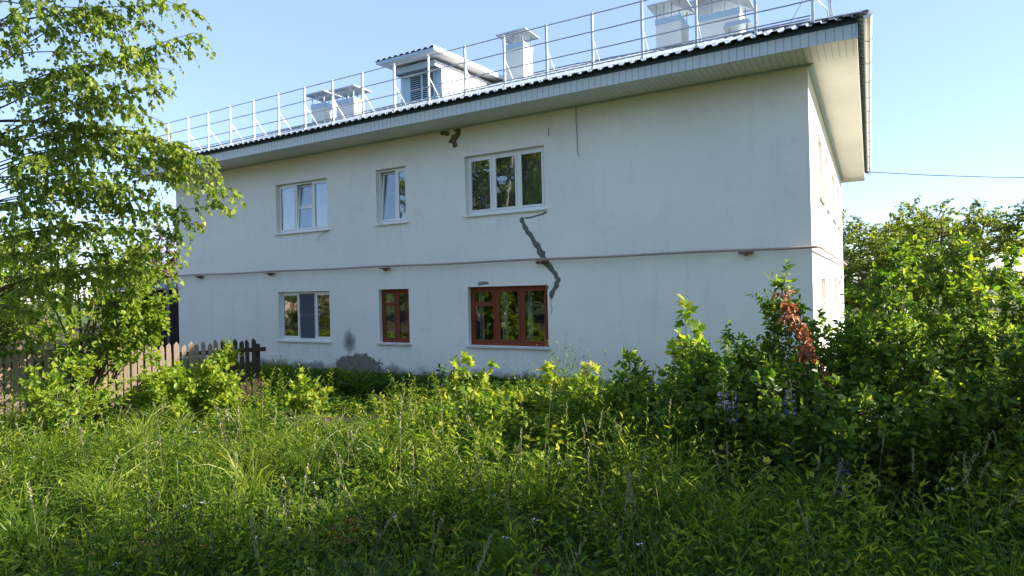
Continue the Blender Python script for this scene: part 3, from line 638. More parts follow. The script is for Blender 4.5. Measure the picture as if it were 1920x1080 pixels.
mb = MB(); mb.prism([(-5.4, -.5, 3.1), (-5.4, 3.5, 5.1), (-5.4, 3.5, 5.2), (-5.4, -.5, 3.2)], (10.8, 0, 0)); mb.prism([(-5.4, 7.5, 3.1), (-5.4, 7.5, 3.2), (-5.4, 3.5, 5.2), (-5.4, 3.5, 5.1)], (10.8, 0, 0)); mb.build('roof', M['rust_roof'], hs)
for x in (-3, 0, 3):
    mb = MB(); mb.box(x - .6, x + .6, -.03, -.004, 1, 2.3); wf = mb.build('window', M['white'], hs); mb = MB(); mb.box(x - .5, x + .5, -.045, -.032, 1.1, 2.2); mb.build('pane', M['glass'], wf)

oh = empty('opposite_house', (-24, -25, 0)); oh.rotation_euler = (0, 0, 2.4); oh.scale = (1.25, 1.25, 1.25); tag(oh, 'low plastered house across the road, seen only as a reflection in the upper left window', 'house')
for ch in list(hs.children):
    c = ch.copy(); COL.objects.link(c); c.parent = oh
    for g_c in ch.children: d = g_c.copy(); COL.objects.link(d); d.parent = c
# utility pole and the wire that leaves the back corner of the house
mb = MB(); mb.tube([(44, 30, 0), (44, 30, 8.5)], [.14, .10], 10); mb.box(43.4, 44.6, 29.95, 30.05, 7.9, 8.0); pole = mb.build('utility_pole', M['bark']); tag(pole, 'wooden utility pole standing beyond the right side of the house', 'pole')
a, b = Vector((18.36, 13.4, 5.85)), Vector((44, 30, 7.9)); mb = MB(); mb.tube([a.lerp(b, t) - Vector((0, 0, 1.1 * 4 * t * (1 - t))) for t in np.linspace(0, 1, 14)], .014, 5); tag(mb.build('power_cable', M['cable']), 'thin dark overhead cable leaving the far roof corner to the right', 'cable')

# ================================================================== TREES
def tree_mesh(seed, h, w, nt, L, leafm, barkm, name='tree', conical=False, trunk_h=.25, nl=9):
    g = np.random.default_rng(seed); TG = []
    for k in range(nt):
        z = h * (trunk_h + (1 - trunk_h) * g.random() ** (.9 if not conical else 1.4))
        f = (z / h - trunk_h) / (1 - trunk_h); rr = w * (math.sin(math.pi * min(1, f * .85 + .15)) ** .7 if not conical else (1 - f) * .95 + .06)
        rr *= (.55 + .5 * g.random() ** .5); a = g.random() * 2 * math.pi; rr *= 1 + .22 * math.sin(3 * a + seed) * math.cos(z * 1.3)
        TG.append((rr * math.cos(a), rr * math.sin(a), z))
    TG.append((0, 0, h)); tr = np.stack([np.zeros(14), np.zeros(14), np.linspace(.12 * h, h * .93, 14)], 1); tr[:, :2] += g.normal(size=(14, 2)) * .06 * w * .4
    LV, ST = grow('x', (0, 0, 0), TG, leafm, barkm, tpl=T_LA, L=L, Wr=.75 if not conical else .3, twigs=5.5, nleaf=nl, tlen=.85 * (w / 2.2), t0=.25, r0=.012 * h / 4, seed=seed, stems_from=tr, mesh_only=True, curve=.08, droop=.2, rmin=.006)
    C = np.concatenate([[[0, 0, -.2]], tr]); ST.strips(C[None], (np.linspace(.022 * h + .05, .012, 15))[None], .5, sides=8)
    return LV.mesh('crown', [leafm]), ST.mesh('trunk', [barkm])
P_DEC = tree_mesh(11, 6.5, 2.4, 105, .17, M['l_tree'], M['bark'], trunk_h=.08, nl=13); P_DEC2 = tree_mesh(12, 6.5, 2.1, 95, .17, M['l_tree'], M['bark'], trunk_h=.08, nl=13); P_PIN = tree_mesh(13, 9, 2.0, 90, .22, M['l_pine'], M['bark'], conical=True, trunk_h=.2)
def tree(name, protos, x, y, s, rz, label, group, cat='tree', zs=1):
    r = empty(name, (x, y, float(gh(x, y)))); r.rotation_euler = (0, 0, rz); r.scale = (s, s, s * zs); tag(r, label, cat, group)
    for nm, me in (('crown', protos[0]), ('trunk', protos[1])):
        o = bpy.data.objects.new(nm, me); COL.objects.link(o); o.parent = r
    return r
TL = [  # trees behind the house, right of it in the picture
    (18.0, 27, .80, 'pale green tree just right of the far house corner, among the back trees'), (19.8, 29.5, .84, 'second back tree from the house corner, crown touching the sky'),
    (21.6, 26, .86, 'third back tree from the house corner, above the tall shrub'), (23.6, 29, .90, 'back tree near the right edge, under the overhead cable'), (16.2, 33, 1.0, 'farthest back tree, half hidden by the house corner'), (25.6, 27, .92, 'rightmost back tree in the far row'), (21, 36, 1.05, 'tall back tree behind the gap in the row')]
for i, (x, y, s, lb) in enumerate(TL): tree('deciduous_tree', (P_DEC, P_DEC2)[i % 2], x, y, s, i * 1.3, lb, 'trees behind the house')
TS = [(31.0, -3.5, 1.45), (24.8, -5.6, .9), (28.4, -2.2, 1.0), (27.2, -4.7, 1.05), (29.0, -7.4, 1.5), (27.0, -10.5, 1.25), (32, -13.0, 1.6), (26.4, -5.2, .9), (27.5, -15.5, 1.4), (35, -9, 1.7)]
for i, (x, y, s) in enumerate(TS): tree('roadside_tree', (P_DEC2, P_DEC)[i % 2], x, y, s, i * 2.1, 'tall leafy tree to the right of the meadow, casting shade on it', 'shade trees right of the meadow')
TB = [(7, -26, 1.9, 0), (1, -24, 1.9, 1), (-4, -27, 2.1, 0), (-8.5, -24, 1.7, 1), (14.5, -32, 1.8, 1), (-30, -40, 1.0, 0), (4, -21, 1.2, 2), (-3, -21, 1.3, 2), (-8, -27, 1.5, 2), (-19, -36, .9, 2), (-38, -34, 1.0, 1), (-48, -34, 1.2, 0), (-9, -14, .42, 0), (-12.5, -15, .45, 1), (-6, -14.5, .42, 1)]
for i, (x, y, s, k) in enumerate(TB): tree('opposite_tree' if k < 2 else 'opposite_pine', (P_DEC, P_DEC2, P_PIN)[k], x, y, s, i * .9, 'tree standing across the meadow behind the viewer' if k < 2 else 'dark pine standing across the meadow behind the viewer', 'trees across the meadow')
P_PUR = (P_DEC[0].copy(), P_DEC[1]); P_PUR[0].materials[0] = M['l_purple']
for i, (x, y, s, lb) in enumerate([(-9.6, 5.2, .78, 'dark purplish tree over the shed roof'), (-9, 9, .8, 'tree behind the shed at the far left'), (-13, 1, .85, 'round tree left of the shed'), (-7.5, -2.5, .7, 'tree in front of the shed at the far left edge'), (-17, -4, .95, 'leftmost tree in the background')]):
    tree('garden_tree', (P_PUR, P_DEC2, P_DEC)[min(i, 2) if i < 3 else 1 + i % 2], x, y, s, i, lb, 'trees at the far left')

# ---- birch at the left
BT = [(10.82, -6.73, 5.82), (10.97, -6.42, 5.83), (11.25, -6.49, 5.5), (10.99, -6.52, 5.27), (11.08, -6.81, 4.93), (10.35, -6.66, 5.75), (10.66, -7.06, 5.21), (10.8, -6.74, 4.76), (10.24, -6.6, 5.22), (10.5, -6.92, 4.53), (10.42, -6.73, 4.31), (10.96, -6.89, 4.3), (10.9, -6.68, 4.04), (11.26, -6.6, 3.88), (11.37, -6.42, 3.79), (10.86, -6.48, 3.81), (10.75, -6.77, 3.78), (10.09, -6.69, 3.94), (11.6, -6.51, 3.55), (11.66, -6.37, 3.43), (11.36, -6.42, 3.25), (11.27, -6.59, 2.97), (10.57, -6.53, 3.27), (10.6, -6.86, 3.44), (10.73, -6.67, 2.9), (10.75, -6.66, 2.65), (10.3, -7.03, 3.52), (10.45, -7.06, 4.1), (10.23, -6.96, 4.84), (10.35, -7.0, 5.7), (10.05, -7.17, 5.77), (9.31, -7.14, 5.54), (9.91, -7.71, 5.74), (9.22, -7.65, 5.52), (10.35, -7.35, 4.78), (9.56, -7.46, 4.7), (9.09, -7.73, 4.91), (9.47, -7.04, 4.24), (9.76, -7.69, 3.81), (8.54, -7.58, 4.27), (10.28, -7.27, 3.55), (9.64, -7.41, 3.19), (9.11, -7.71, 3.34), (10.11, -7.14, 2.97), (9.05, -7.4, 2.67), (8.87, -7.85, 5.74), (8.61, -8.0, 4.59), (8.53, -8.05, 3.57), (9.12, -7.71, 6.35), (9.77, -7.33, 6.46), (10.54, -6.9, 6.31), (10.95, -6.66, 6.16), (9.3, -7.3, 7.2), (10.0, -7.4, 7.6), (10.4, -7.0, 7.1), (9.6, -6.6, 7.0), (9.9, -7.3, 8.4)]
trunk = np.array([(6.87, -7.7, -.1), (6.9, -7.7, 1.2), (6.98, -7.68, 2.3), (7.1, -7.65, 3.6), (7.25, -7.6, 5.1), (7.45, -7.6, 6.6), (7.7, -7.5, 8.3)])
tk = np.stack([np.interp(np.linspace(0, 1, 22), np.linspace(0, 1, 7), trunk[:, k]) for k in range(3)], 1)
g = np.random.default_rng(3)
birch = grow('birch_tree', (6.87, -7.7, 0), [(x - .16 * (z > 4.2) - .14 * (x > 11.2), y - .08, z) for x, y, z in BT] + [(9.9, -6.9, 2.6), (10.2, -6.8, 2.4), (9.6, -7.1, 2.3), (10.45, -6.75, 2.35), (9.2, -7.3, 2.1), (8.8, -7.6, 1.9), (10.0, -6.9, 3.3), (9.5, -7.2, 3.6)], M['l_birch'], M['bark'], tpl=T_BI, L=.062, Wr=.82, twigs=14, nleaf=11, tlen=.30, t0=.3, droop=.9, r0=.0045, seed=21, stems_from=tk[6:], up=.1, flat=.25, label='birch with hanging yellow-green branches in front of the left end of the house', cat='tree', curve=.12, spread=1.1)
ST = Leaves(); ST.strips(tk[None], np.linspace(.11, .03, 22)[None], .5, sides=10); o = ST.build('trunk', [M['birch']], birch); o.location = (-6.87, 7.7, 0)
# ---- broad-leaved bush below the birch
BC = [(7.73, -5.62, 2.89), (8.0, -5.46, 2.97), (8.05, -5.32, 2.61), (8.08, -5.65, 2.34), (8.18, -5.42, 2.07), (8.33, -5.51, 1.72), (8.1, -5.41, 1.98), (8.14, -5.67, 1.64), (8.16, -5.89, 1.91), (8.11, -5.92, 1.48), (8.11, -5.58, 1.40), (7.57, -5.71, 2.44), (7.45, -5.9, 2.89), (7.38, -6.05, 2.09), (7.27, -6.46, 2.45), (6.37, -6.52, 2.65), (6.4, -6.84, 2.13), (7.4, -6.38, 1.68), (7.53, -5.97, 1.56), (6.96, -6.64, 1.6), (7.0, -6.3, 3.3), (6.6, -6.8, 3.2), (7.6, -5.8, 3.2)]
grow('leafy_bush', (7.1, -6.2, .05), BC, M['l_cherry'], M['bark'], L=.085, Wr=.62, twigs=22, nleaf=10, tlen=.34, t0=.5, seed=22, label='tall broad-leaved yellow-green bush behind the pale pickets', cat='bush', droop=.25, flat=.5)
BD = [(5.6, -7.6, 2.6), (6.2, -7.9, 2.2), (5.9, -7.2, 3.0), (6.6, -7.6, 1.7), (6.9, -7.4, 2.2), (5.3, -8.2, 2.1), (6.0, -8.3, 1.5), (6.5, -8.0, 1.2), (5.2, -7.6, 1.5), (7.0, -7.7, 1.3), (6.3, -7.3, 3.4), (5.5, -8.6, 2.8), (6.9, -7.0, 2.9)]
grow('leafy_bush', (6.1, -7.8, .0), BD, M['l_cherry'], M['bark'], L=.09, Wr=.62, twigs=15, nleaf=9, tlen=.40, t0=.25, seed=24, label='tall broad-leaved bush at the far left edge under the birch', cat='bush', droop=.25, flat=.5)
def blob(c, r, n, seed, zmin=.2):
    g = np.random.default_rng(seed); d = norm(g.normal(size=(n, 3))); rad = .55 + .5 * g.random((n, 1)); P = np.array(c) + d * rad * np.array(r); P[:, 2] = np.maximum(P[:, 2], zmin); return P
# in front of the fence
grow('raspberry_bush', (8.95, -5.45, .02), np.concatenate([blob((8.7, -5.4, .56), (1.05, .65, .40), 60, 31), [(8.93, -4.75, 1.18), (9.0, -4.7, 1.05), (8.35, -5.75, 1.15)]]), M['l_cherry'], M['stem'], tpl=T_OV, L=.08, Wr=.66, twigs=24, nleaf=8, tlen=.22, t0=.2, r0=.005, seed=32, label='low bright yellow-green bush in front of the picket fence', cat='bush', rshift=.12)
grow('raspberry_bush', (8.1, -6.9, .02), blob((8.1, -6.8, .68), (.8, .7, .6), 26, 33), M['l_cherry'], M['stem'], L=.08, Wr=.6, twigs=16, nleaf=7, tlen=.24, t0=.3, r0=.005, seed=34, label='bright bush at the left edge beneath the birch', cat='bush', rshift=.05)
# small bright saplings
grow('maple_sapling', (10.4, -4.45, 0), [(10.35, -4.4, .72), (10.2, -4.5, .58), (10.55, -4.35, .62), (10.7, -4.5, .42), (10.15, -4.25, .45), (10.8, -4.3, .5), (10.5, -4.6, .35), (10.3, -4.7, .38)], M['l_bright'], M['stem'], tpl=T_MA, L=.11, Wr=.85, twigs=16, nleaf=4, tlen=.12, t0=.25, r0=.004, seed=41, label='small pale yellow-green sapling on the bare soil right of the fence end', cat='sapling', up=.2)
grow('maple_sapling', (13.4, -4.1, .05), [(13.35, -4.05, 1.12), (13.25, -4.15, .95), (13.55, -4.0, .85), (13.7, -4.0, .98), (13.75, -4.2, .8), (13.2, -4.2, .7), (13.5, -4.3, .6), (13.9, -4.1, .6)], M['l_bright'], M['stem'], tpl=T_MA, L=.115, Wr=.85, twigs=15, nleaf=4, tlen=.13, t0=.35, r0=.004, seed=42, label='bright maple sapling growing below the wide red-brown window', cat='sapling', up=.2, rshift=.05)
grow('maple_sapling', (16.5, -3.75, .05), [(16.44, -3.7, 1.80), (16.34, -3.8, 1.45), (16.6, -3.65, 1.5), (16.7, -3.75, 1.3), (16.25, -3.7, 1.2), (16.5, -3.9, 1.1), (16.75, -3.6, 1.05), (16.3, -4.0, .9), (16.8, -3.9, .8)], M['l_bright'], M['stem'], tpl=T_MA, L=.13, Wr=.85, twigs=12, nleaf=4, tlen=.15, t0=.35, r0=.005, seed=43, label='tall slender maple sapling with pinkish tip in front of the blank wall', cat='sapling', up=.25, rshift=-.1)
grow('dark_sapling', (12.95, -3.9, .05), [(12.93, -3.85, 1.02), (12.85, -3.95, .9), (13.05, -3.85, .85), (12.8, -3.8, .7)], M['l_shrub'], M['bark'], tpl=T_OV, L=.08, Wr=.5, twigs=10, nleaf=6, tlen=.16, t0=.4, r0=.004, seed=44, label='thin dark-leaved sapling just left of the bright maple sapling', cat='sapling', rshift=-.3)
# mid bushes
grow('maple_bush', (14.9, -4.0, .03), np.concatenate([blob((14.85, -4.0, .52), (.75, .5, .38), 26, 51), [(14.62, -4.0, .96), (15.15, -3.95, .98), (15.3, -3.9, .98)]]), M['l_bright'], M['stem'], tpl=T_MA, L=.10, Wr=.8, twigs=18, nleaf=5, tlen=.18, t0=.25, r0=.005, seed=52, label='yellowish maple bush in the middle of the meadow before the wall', cat='bush', rshift=.05)
grow('maple_bush', (13.9, -4.3, .03), blob((13.9, -4.3, .40), (.6, .5, .34), 18, 53), M['l_bright'], M['stem'], tpl=T_MA, L=.09, Wr=.8, twigs=18, nleaf=5, tlen=.18, t0=.25, r0=.005, seed=54, label='low yellow-tipped bush under the bright maple sapling', cat='bush', rshift=-.05)
grow('round_shrub', (16.1, -4.1, .03), np.concatenate([blob((16.05, -4.05, .62), (.72, .55, .52), 34, 55), [(15.75, -3.9, 1.15), (15.9, -4.0, 1.05)]]), M['l_shrub'], M['bark'], tpl=T_OV, L=.08, Wr=.6, twigs=22, nleaf=7, tlen=.22, t0=.25, r0=.005, seed=56, label='dark green shrub at the foot of the slender maple sapling', cat='shrub', rshift=.05)
grow('round_shrub', (15.6, -4.5, 0), blob((15.55, -4.45, .55), (.75, .5, .48), 34, 85), M['l_cherry'], M['stem'], tpl=T_OV, L=.075, Wr=.6, twigs=22, nleaf=7, tlen=.2, t0=.2, r0=.005, seed=86, label='light green bush between the yellowish maple bush and the slender sapling', cat='bush', rshift=-.15)
grow('leafy_bush', (14.2, -4.9, 0), blob((14.2, -4.9, .42), (.8, .5, .40), 34, 87), M['l_cherry'], M['stem'], tpl=T_OV, L=.07, Wr=.6, twigs=22, nleaf=7, tlen=.2, t0=.2, r0=.005, seed=88, label='low light green bush nearest the viewer in the middle of the meadow', cat='bush', rshift=-.15)
grow('round_shrub', (16.85, -4.2, 0), blob((16.85, -4.15, .85), (.6, .45, .6), 36, 89), M['l_shrub'], M['bark'], tpl=T_OV, L=.075, Wr=.6, twigs=22, nleaf=7, tlen=.22, t0=.2, r0=.005, seed=90, label='green shrub between the slender sapling and the dogwood', cat='shrub', rshift=.1)
# the tall shrubs at the right
RT = [(17.64, -3.97, 2.20), (17.41, -4.11, 1.88), (17.77, -3.9, 1.80), (17.45, -4.08, 1.66), (17.97, -3.79, 1.62), (17.87, -3.96, 1.52), (17.24, -4.21, 1.34), (17.13, -4.27, 1.16), (17.67, -4.07, 1.75), (17.52, -4.27, 1.41)]
dogw = grow('dogwood_shrub', (17.5, -4.15, 0), np.concatenate([RT, blob((17.45, -4.25, .85), (.75, .55, .75), 46, 61)]), M['l_shrub'], M['bark'], tpl=T_OV, L=.075, Wr=.55, twigs=20, nleaf=9, tlen=.26, t0=.25, r0=.006, seed=62, label='tall dark green shrub with a dead orange branch before the house corner', cat='shrub', rshift=.08)
dl, ds = grow('x', (17.98, -4.9, .9), [(17.70, -4.94, 1.99), (17.74, -4.94, 1.86), (17.81, -4.95, 1.70), (17.89, -4.94, 1.55), (17.93, -4.94, 1.47), (17.96, -4.93, 1.42)], M['l_dead'], M['bark'], tpl=T_OV, L=.055, Wr=.6, twigs=50, nleaf=6, tlen=.11, t0=.72, droop=.6, r0=.004, seed=63, mesh_only=True, curve=.03)
def sub(LV, ST, leafm, name, parent):
    ol = LV.build(name, [leafm], parent); ol.location = -parent.location
    if ST:
        os_ = ST.build('dead_stems', [M['bark']], parent); os_.location = -parent.location
sub(dl, ds, M['l_dead'], 'dead_branch', dogw)
dl, ds = grow('x', (18.1, -4.8, .7), [(18.10, -5.05, 1.18), (18.06, -5.05, 1.25), (18.14, -5.05, 1.13)], M['l_dead'], M['bark'], L=.045, twigs=55, nleaf=5, tlen=.06, t0=.8, droop=.5, r0=.003, seed=64, mesh_only=True, curve=.02); sub(dl, None, M['l_dead'], 'dead_twig', dogw)
grow('tall_shrub', (18.4, -4.5, 0), np.concatenate([[(18.21, -3.77, 1.72), (18.39, -3.78, 1.92), (18.29, -3.95, 1.6), (18.55, -3.8, 2.1), (18.67, -3.5, 2.48), (18.75, -3.57, 2.3), (18.61, -4.0, 1.85), (18.08, -3.84, 1.45)], blob((18.4, -4.3, .85), (.60, .55, .78), 52, 65)]), M['l_cherry'], M['bark'], tpl=T_OV, L=.068, Wr=.58, twigs=22, nleaf=10, tlen=.27, t0=.25, r0=.006, seed=66, label='tall light green shrub right of the house corner, overlapping the far trees', cat='shrub', rshift=-.22)
grow('tall_shrub', (19.2, -4.9, 0), np.concatenate([[(18.87, -4.08, 2.35), (19.05, -4.09, 2.2), (19.23, -3.99, 2.4), (19.44, -3.98, 2.2), (19.65, -3.98, 2.3)], blob((19.2, -4.7, 1.05), (.62, .6, .95), 52, 67)]), M['l_shrub'], M['bark'], tpl=T_OV, L=.068, Wr=.58, twigs=22, nleaf=10, tlen=.27, t0=.25, r0=.006, seed=68, label='tallest dark shrub near the right edge of the view', cat='shrub', rshift=.1)
grow('tall_shrub', (20.1, -4.6, 0), blob((20.0, -4.4, 1.1), (.7, .6, 1.0), 36, 69), M['l_shrub'], M['bark'], tpl=T_OV, L=.09, Wr=.6, twigs=14, nleaf=8, tlen=.28, t0=.25, r0=.006, seed=70, label='shrub at the very right edge behind the tallest one', cat='shrub', rshift=.1)
grow('round_shrub', (16.9, -5.0, 0), blob((16.85, -4.9, .52), (.72, .6, .52), 40, 71), M['l_shrub'], M['bark'], tpl=T_OV, L=.075, Wr=.6, twigs=20, nleaf=7, tlen=.22, t0=.2, r0=.005, seed=72, label='low very dark shrub in front of the dogwood, in deep shade', cat='shrub', rshift=-.05)
grow('round_shrub', (18.0, -5.6, 0), blob((18.0, -5.5, .60), (.85, .55, .6), 44, 73), M['l_shrub'], M['bark'], tpl=T_OV, L=.075, Wr=.6, twigs=18, nleaf=7, tlen=.24, t0=.2, r0=.005, seed=74, label='low dark shrub at the lower right, nearest to the viewer', cat='shrub', rshift=-.05)
grow('round_shrub', (15.3, -4.9, 0), blob((15.2, -4.9, .36), (.8, .5, .36), 30, 75), M['l_shrub'], M['bark'], tpl=T_OV, L=.07, Wr=.6, twigs=20, nleaf=7, tlen=.2, t0=.2, r0=.005, seed=76, label='low shaded shrub left of the darkest hollow', cat='shrub', rshift=.1)
grow('round_shrub', (17.2, -4.9, 0), blob((17.3, -4.95, .75), (.75, .45, .55), 40, 81), M['l_shrub'], M['bark'], tpl=T_OV, L=.075, Wr=.6, twigs=18, nleaf=7, tlen=.24, t0=.2, r0=.005, seed=82, label='dark shrub right below the dead orange branch', cat='shrub', rshift=.05)
grow('round_shrub', (18.9, -5.5, 0), blob((18.85, -5.45, .75), (.65, .5, .7), 40, 83), M['l_shrub'], M['bark'], tpl=T_OV, L=.066, Wr=.58, twigs=22, nleaf=9, tlen=.24, t0=.2, r0=.005, seed=84, label='dark shrub at the lower right corner before the tallest shrub', cat='shrub', rshift=.05)
grow('red_leaved_weed', (14.9, -8.1, 0), [(14.95, -8.05, .30), (14.85, -8.1, .26), (15.0, -8.15, .24)], M['l_dead'], M['stem'], L=.04, Wr=.6, twigs=30, nleaf=4, tlen=.06, t0=.6, r0=.003, seed=93, label='small orange-red leaved weed in the shaded foreground grass', cat='weed')
# violet flower spikes
def spike(x, y, h, label):
    g = np.random.default_rng(int(x * 100)); r = empty('flower_spike', (x, y, 0)); tag(r, label, 'flower', 'violet flower spikes'); L1 = Leaves(); L2 = Leaves()
    n = 60; t = g.random(n); a = g.random(n) * 6.28; P = np.stack([.022 * np.cos(a), .022 * np.sin(a), h - .30 + .30 * t], 1); A = np.stack([np.cos(a), np.sin(a), .4 * np.ones(n)], 1)
    L1.add(T_OV, P, A, np.tile([0, 0, 1.], (n, 1)) + g.normal(size=(n, 3)) * .4, .035 * (1.2 - .7 * t), .03 * (1.2 - .7 * t), g.random(n)); L1.build('petals', [M['petal']], r)
    C = np.array([[0, 0, 0], [.02, .01, h * .5], [0, 0, h]])[None]; L2.strips(C, np.array([[.006, .005, .003]]), .5, sides=5)
    n = 24; t = g.random(n) * .65; a = g.random(n) * 6.28; L2.add(T_LA, np.stack([0 * t, 0 * t, t * h], 1), np.stack([np.cos(a), np.sin(a), .5 * np.ones(n)], 1), np.tile([0, 0, 1.], (n, 1)), .10, .035, g.random(n)); L2.build('stem', [M['l_weed']], r)
spike(17.25, -5.62, 1.22, 'blurry violet flower spike low in the dark shrubs, leftmost'); spike(17.33, -5.60, 1.10, 'violet flower spike just right of the leftmost one'); spike(17.87, -6.05, 1.30, 'slim violet flower spike under the dead orange twig'); spike(18.25, -6.4, .78, 'small violet flower at the lower right')

# ================================================================== MEADOW (stuff)
def meadow():
    g = np.random.default_rng(99); LV = Leaves(); cx, cy = CAM.x, CAM.y
    def pts(n, x0, x1, y0, y1):
        P = np.stack([g.uniform(x0, x1, n), g.uniform(y0, y1, n)], 1)
        d = P - np.array([cx, cy]); dist = np.hypot(d[:, 0], d[:, 1]); dep = d @ np.array([-.497, .868]); lat = d @ np.array([.868, .497])
        ok = (dep > 2.3) & (np.abs(lat) < dep * .82 + 2.2) & (P[:, 1] < -.12) 
        return P[ok]
    def bare(P):     # soil patch near the path
        return np.clip(1 - np.hypot((P[:, 0] - 11.0) / 2.7, (P[:, 1] + 4.2 - .25 * (P[:, 0] - 11)) / 1.05), 0, 1)
    def hmap(P):
        base = .43 + .13 * np.sin(P[:, 0] * 1.1 + 1) * np.cos(P[:, 1] * .9) + .10 * np.sin(P[:, 0] * 2.7 + P[:, 1] * 1.9)
        near = np.clip((-5.4 - P[:, 1]) / 2.4, 0, 1); strip = np.clip((P[:, 1] + 2.8) / .8, 0, 1)
        mid = (1 - near) * (1 - strip)
        left = np.clip((14 - P[:, 0]) / 2.5, 0, 1)
        return base * (1 - .78 * mid * left) * (1 - .35 * strip) * (.35 + .65 * np.clip((-.2 - P[:, 1]) / 1.6, 0, 1))
    def emit_upright(P, h, K, L, Wr, tpl, rmean, mi, lean=.18, tlow=.1, upa=.5):
        n = len(P); b = np.stack([P[:, 0], P[:, 1], gh(P[:, 0], P[:, 1])], 1); ln = g.normal(size=(n, 2)) * lean * h[:, None]
        q = np.linspace(0, 1, 4); C = b[:, None] + np.stack([ln[:, :1] * q ** 2, ln[:, 1:] * q ** 2, h[:, None] * q], -1)
        LV.strips(C, np.broadcast_to(np.array([.0032, .0028, .002, .001]), (n, 4)), g.uniform(.2, .6, n), 0, 3)
        for j in range(K):
            t = tlow + (1 - tlow) * (j + g.random(n)) / K; p = b + np.stack([ln[:, 0] * t ** 2, ln[:, 1] * t ** 2, h * t], 1)
            a = j * 2.4 + g.random(n) * .8; A = np.stack([np.cos(a), np.sin(a), upa + g.normal(size=n) * .35 + .7 * (t > .9)], 1); N = np.array([0, 0, 1.]) + g.normal(size=(n, 3)) * .45
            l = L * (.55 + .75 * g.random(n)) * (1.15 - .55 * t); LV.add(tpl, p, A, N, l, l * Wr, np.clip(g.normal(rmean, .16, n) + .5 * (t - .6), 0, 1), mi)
    # 1 leafy upright weeds
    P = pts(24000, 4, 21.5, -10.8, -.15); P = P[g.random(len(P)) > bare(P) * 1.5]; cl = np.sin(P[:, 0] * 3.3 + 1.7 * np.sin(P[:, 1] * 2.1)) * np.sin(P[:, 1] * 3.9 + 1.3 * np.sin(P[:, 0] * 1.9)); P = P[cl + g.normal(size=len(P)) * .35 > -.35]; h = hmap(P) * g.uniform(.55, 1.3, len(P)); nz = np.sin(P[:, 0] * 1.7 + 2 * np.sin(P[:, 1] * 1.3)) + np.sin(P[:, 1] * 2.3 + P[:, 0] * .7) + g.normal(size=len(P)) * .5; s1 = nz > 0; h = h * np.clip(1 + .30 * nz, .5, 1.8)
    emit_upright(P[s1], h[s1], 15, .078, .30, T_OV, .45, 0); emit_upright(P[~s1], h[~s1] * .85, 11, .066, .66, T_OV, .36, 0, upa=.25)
    Q = pts(2200, 5, 21, -10.5, -3.2); Q = Q[(np.sin(Q[:, 0] * 2.1 + 1) * np.cos(Q[:, 1] * 1.7) + g.normal(size=len(Q)) * .35 > .25) & (Q[:, 0] > 12 - (Q[:, 1] + 6.5) * 2)]
    emit_upright(Q, g.uniform(.55, .85, len(Q)), 22, .095, .24, T_OV, .55, 0, lean=.12, upa=.7)
    Q = pts(900, 5, 21, -9.5, -3.0); Q = Q[(Q[:, 0] > 12.6 - (Q[:, 1] + 5.5)) & (Q[:, 1] > -6.6)]; emit_upright(Q, g.uniform(.35, .7, len(Q)) * (.5 + .5 * (Q[:, 0] > 12.5)), 12, .10, .8, T_MA, .7, 0, lean=.15, upa=.2)
    # taller, darker patches at right
    # 2 low cover
    P = pts(21000, 3, 21.5, -10.8, -.15); P = P[g.random(len(P)) > bare(P) * 1.2]; n = len(P); b = np.stack([P[:, 0], P[:, 1], gh(P[:, 0], P[:, 1])], 1)
    for j in range(4):
        a = g.random(n) * 6.28; p = b + np.stack([.04 * np.cos(a), .04 * np.sin(a), g.uniform(.02, .24, n)], 1); l = g.uniform(.04, .09, n)
        LV.add(T_OV, p, np.stack([np.cos(a), np.sin(a), g.uniform(-.1, .7, n)], 1), np.array([0, 0, 1.]) + g.normal(size=(n, 3)) * .35, l, l * .7, np.clip(g.normal(.4, .2, n), 0, 1), 0)
    # 3 grass blades
    P = pts(30000, 3, 21.5, -10.8, -.15); P = P[g.random(len(P)) > bare(P) * 1.1]; n = len(P); b = np.stack([P[:, 0], P[:, 1], gh(P[:, 0], P[:, 1])], 1)
    h = hmap(P) * g.uniform(.5, 1.3, n); a = g.random(n) * 6.28; out = h * g.uniform(.1, .55, n); q = np.linspace(0, 1, 5)
    C = b[:, None] + np.stack([np.cos(a)[:, None] * out[:, None] * q ** 2, np.sin(a)[:, None] * out[:, None] * q ** 2, h[:, None] * (q - .22 * q ** 3)], -1)
    LV.strips(C, np.broadcast_to(np.array([.0028, .0042, .0038, .0026, .0006]), (n, 5)) * g.uniform(.7, 1.3, (n, 1)), np.clip(g.normal(.45, .25, n), 0, 1), 1, 2)
    # 4 seed-head grasses
    P = pts(330, 6, 20.5, -10.2, -4.4); n = len(P); b = np.stack([P[:, 0], P[:, 1], gh(P[:, 0], P[:, 1])], 1); h = g.uniform(.6, 1.0, n) * np.clip(hmap(P) / .4, .4, 1); ln = g.normal(size=(n, 2)) * .14; q = np.linspace(0, 1, 6)
    C = b[:, None] + np.stack([ln[:, :1] * q ** 2, ln[:, 1:] * q ** 2, h[:, None] * q], -1); LV.strips(C, np.broadcast_to(np.linspace(.0025, .001, 6), (n, 6)), g.uniform(.3, 1, n), 2, 3)
    for j in range(16):
        t = .80 + .20 * j / 16; p = b + np.stack([ln[:, 0] * t ** 2, ln[:, 1] * t ** 2, h * t], 1); a = g.random(n) * 6.28; LV.add(T_LA, p, np.stack([.5 * np.cos(a), .5 * np.sin(a), np.ones(n)], 1), g.normal(size=(n, 3)), .028, .012, g.random(n), 2)
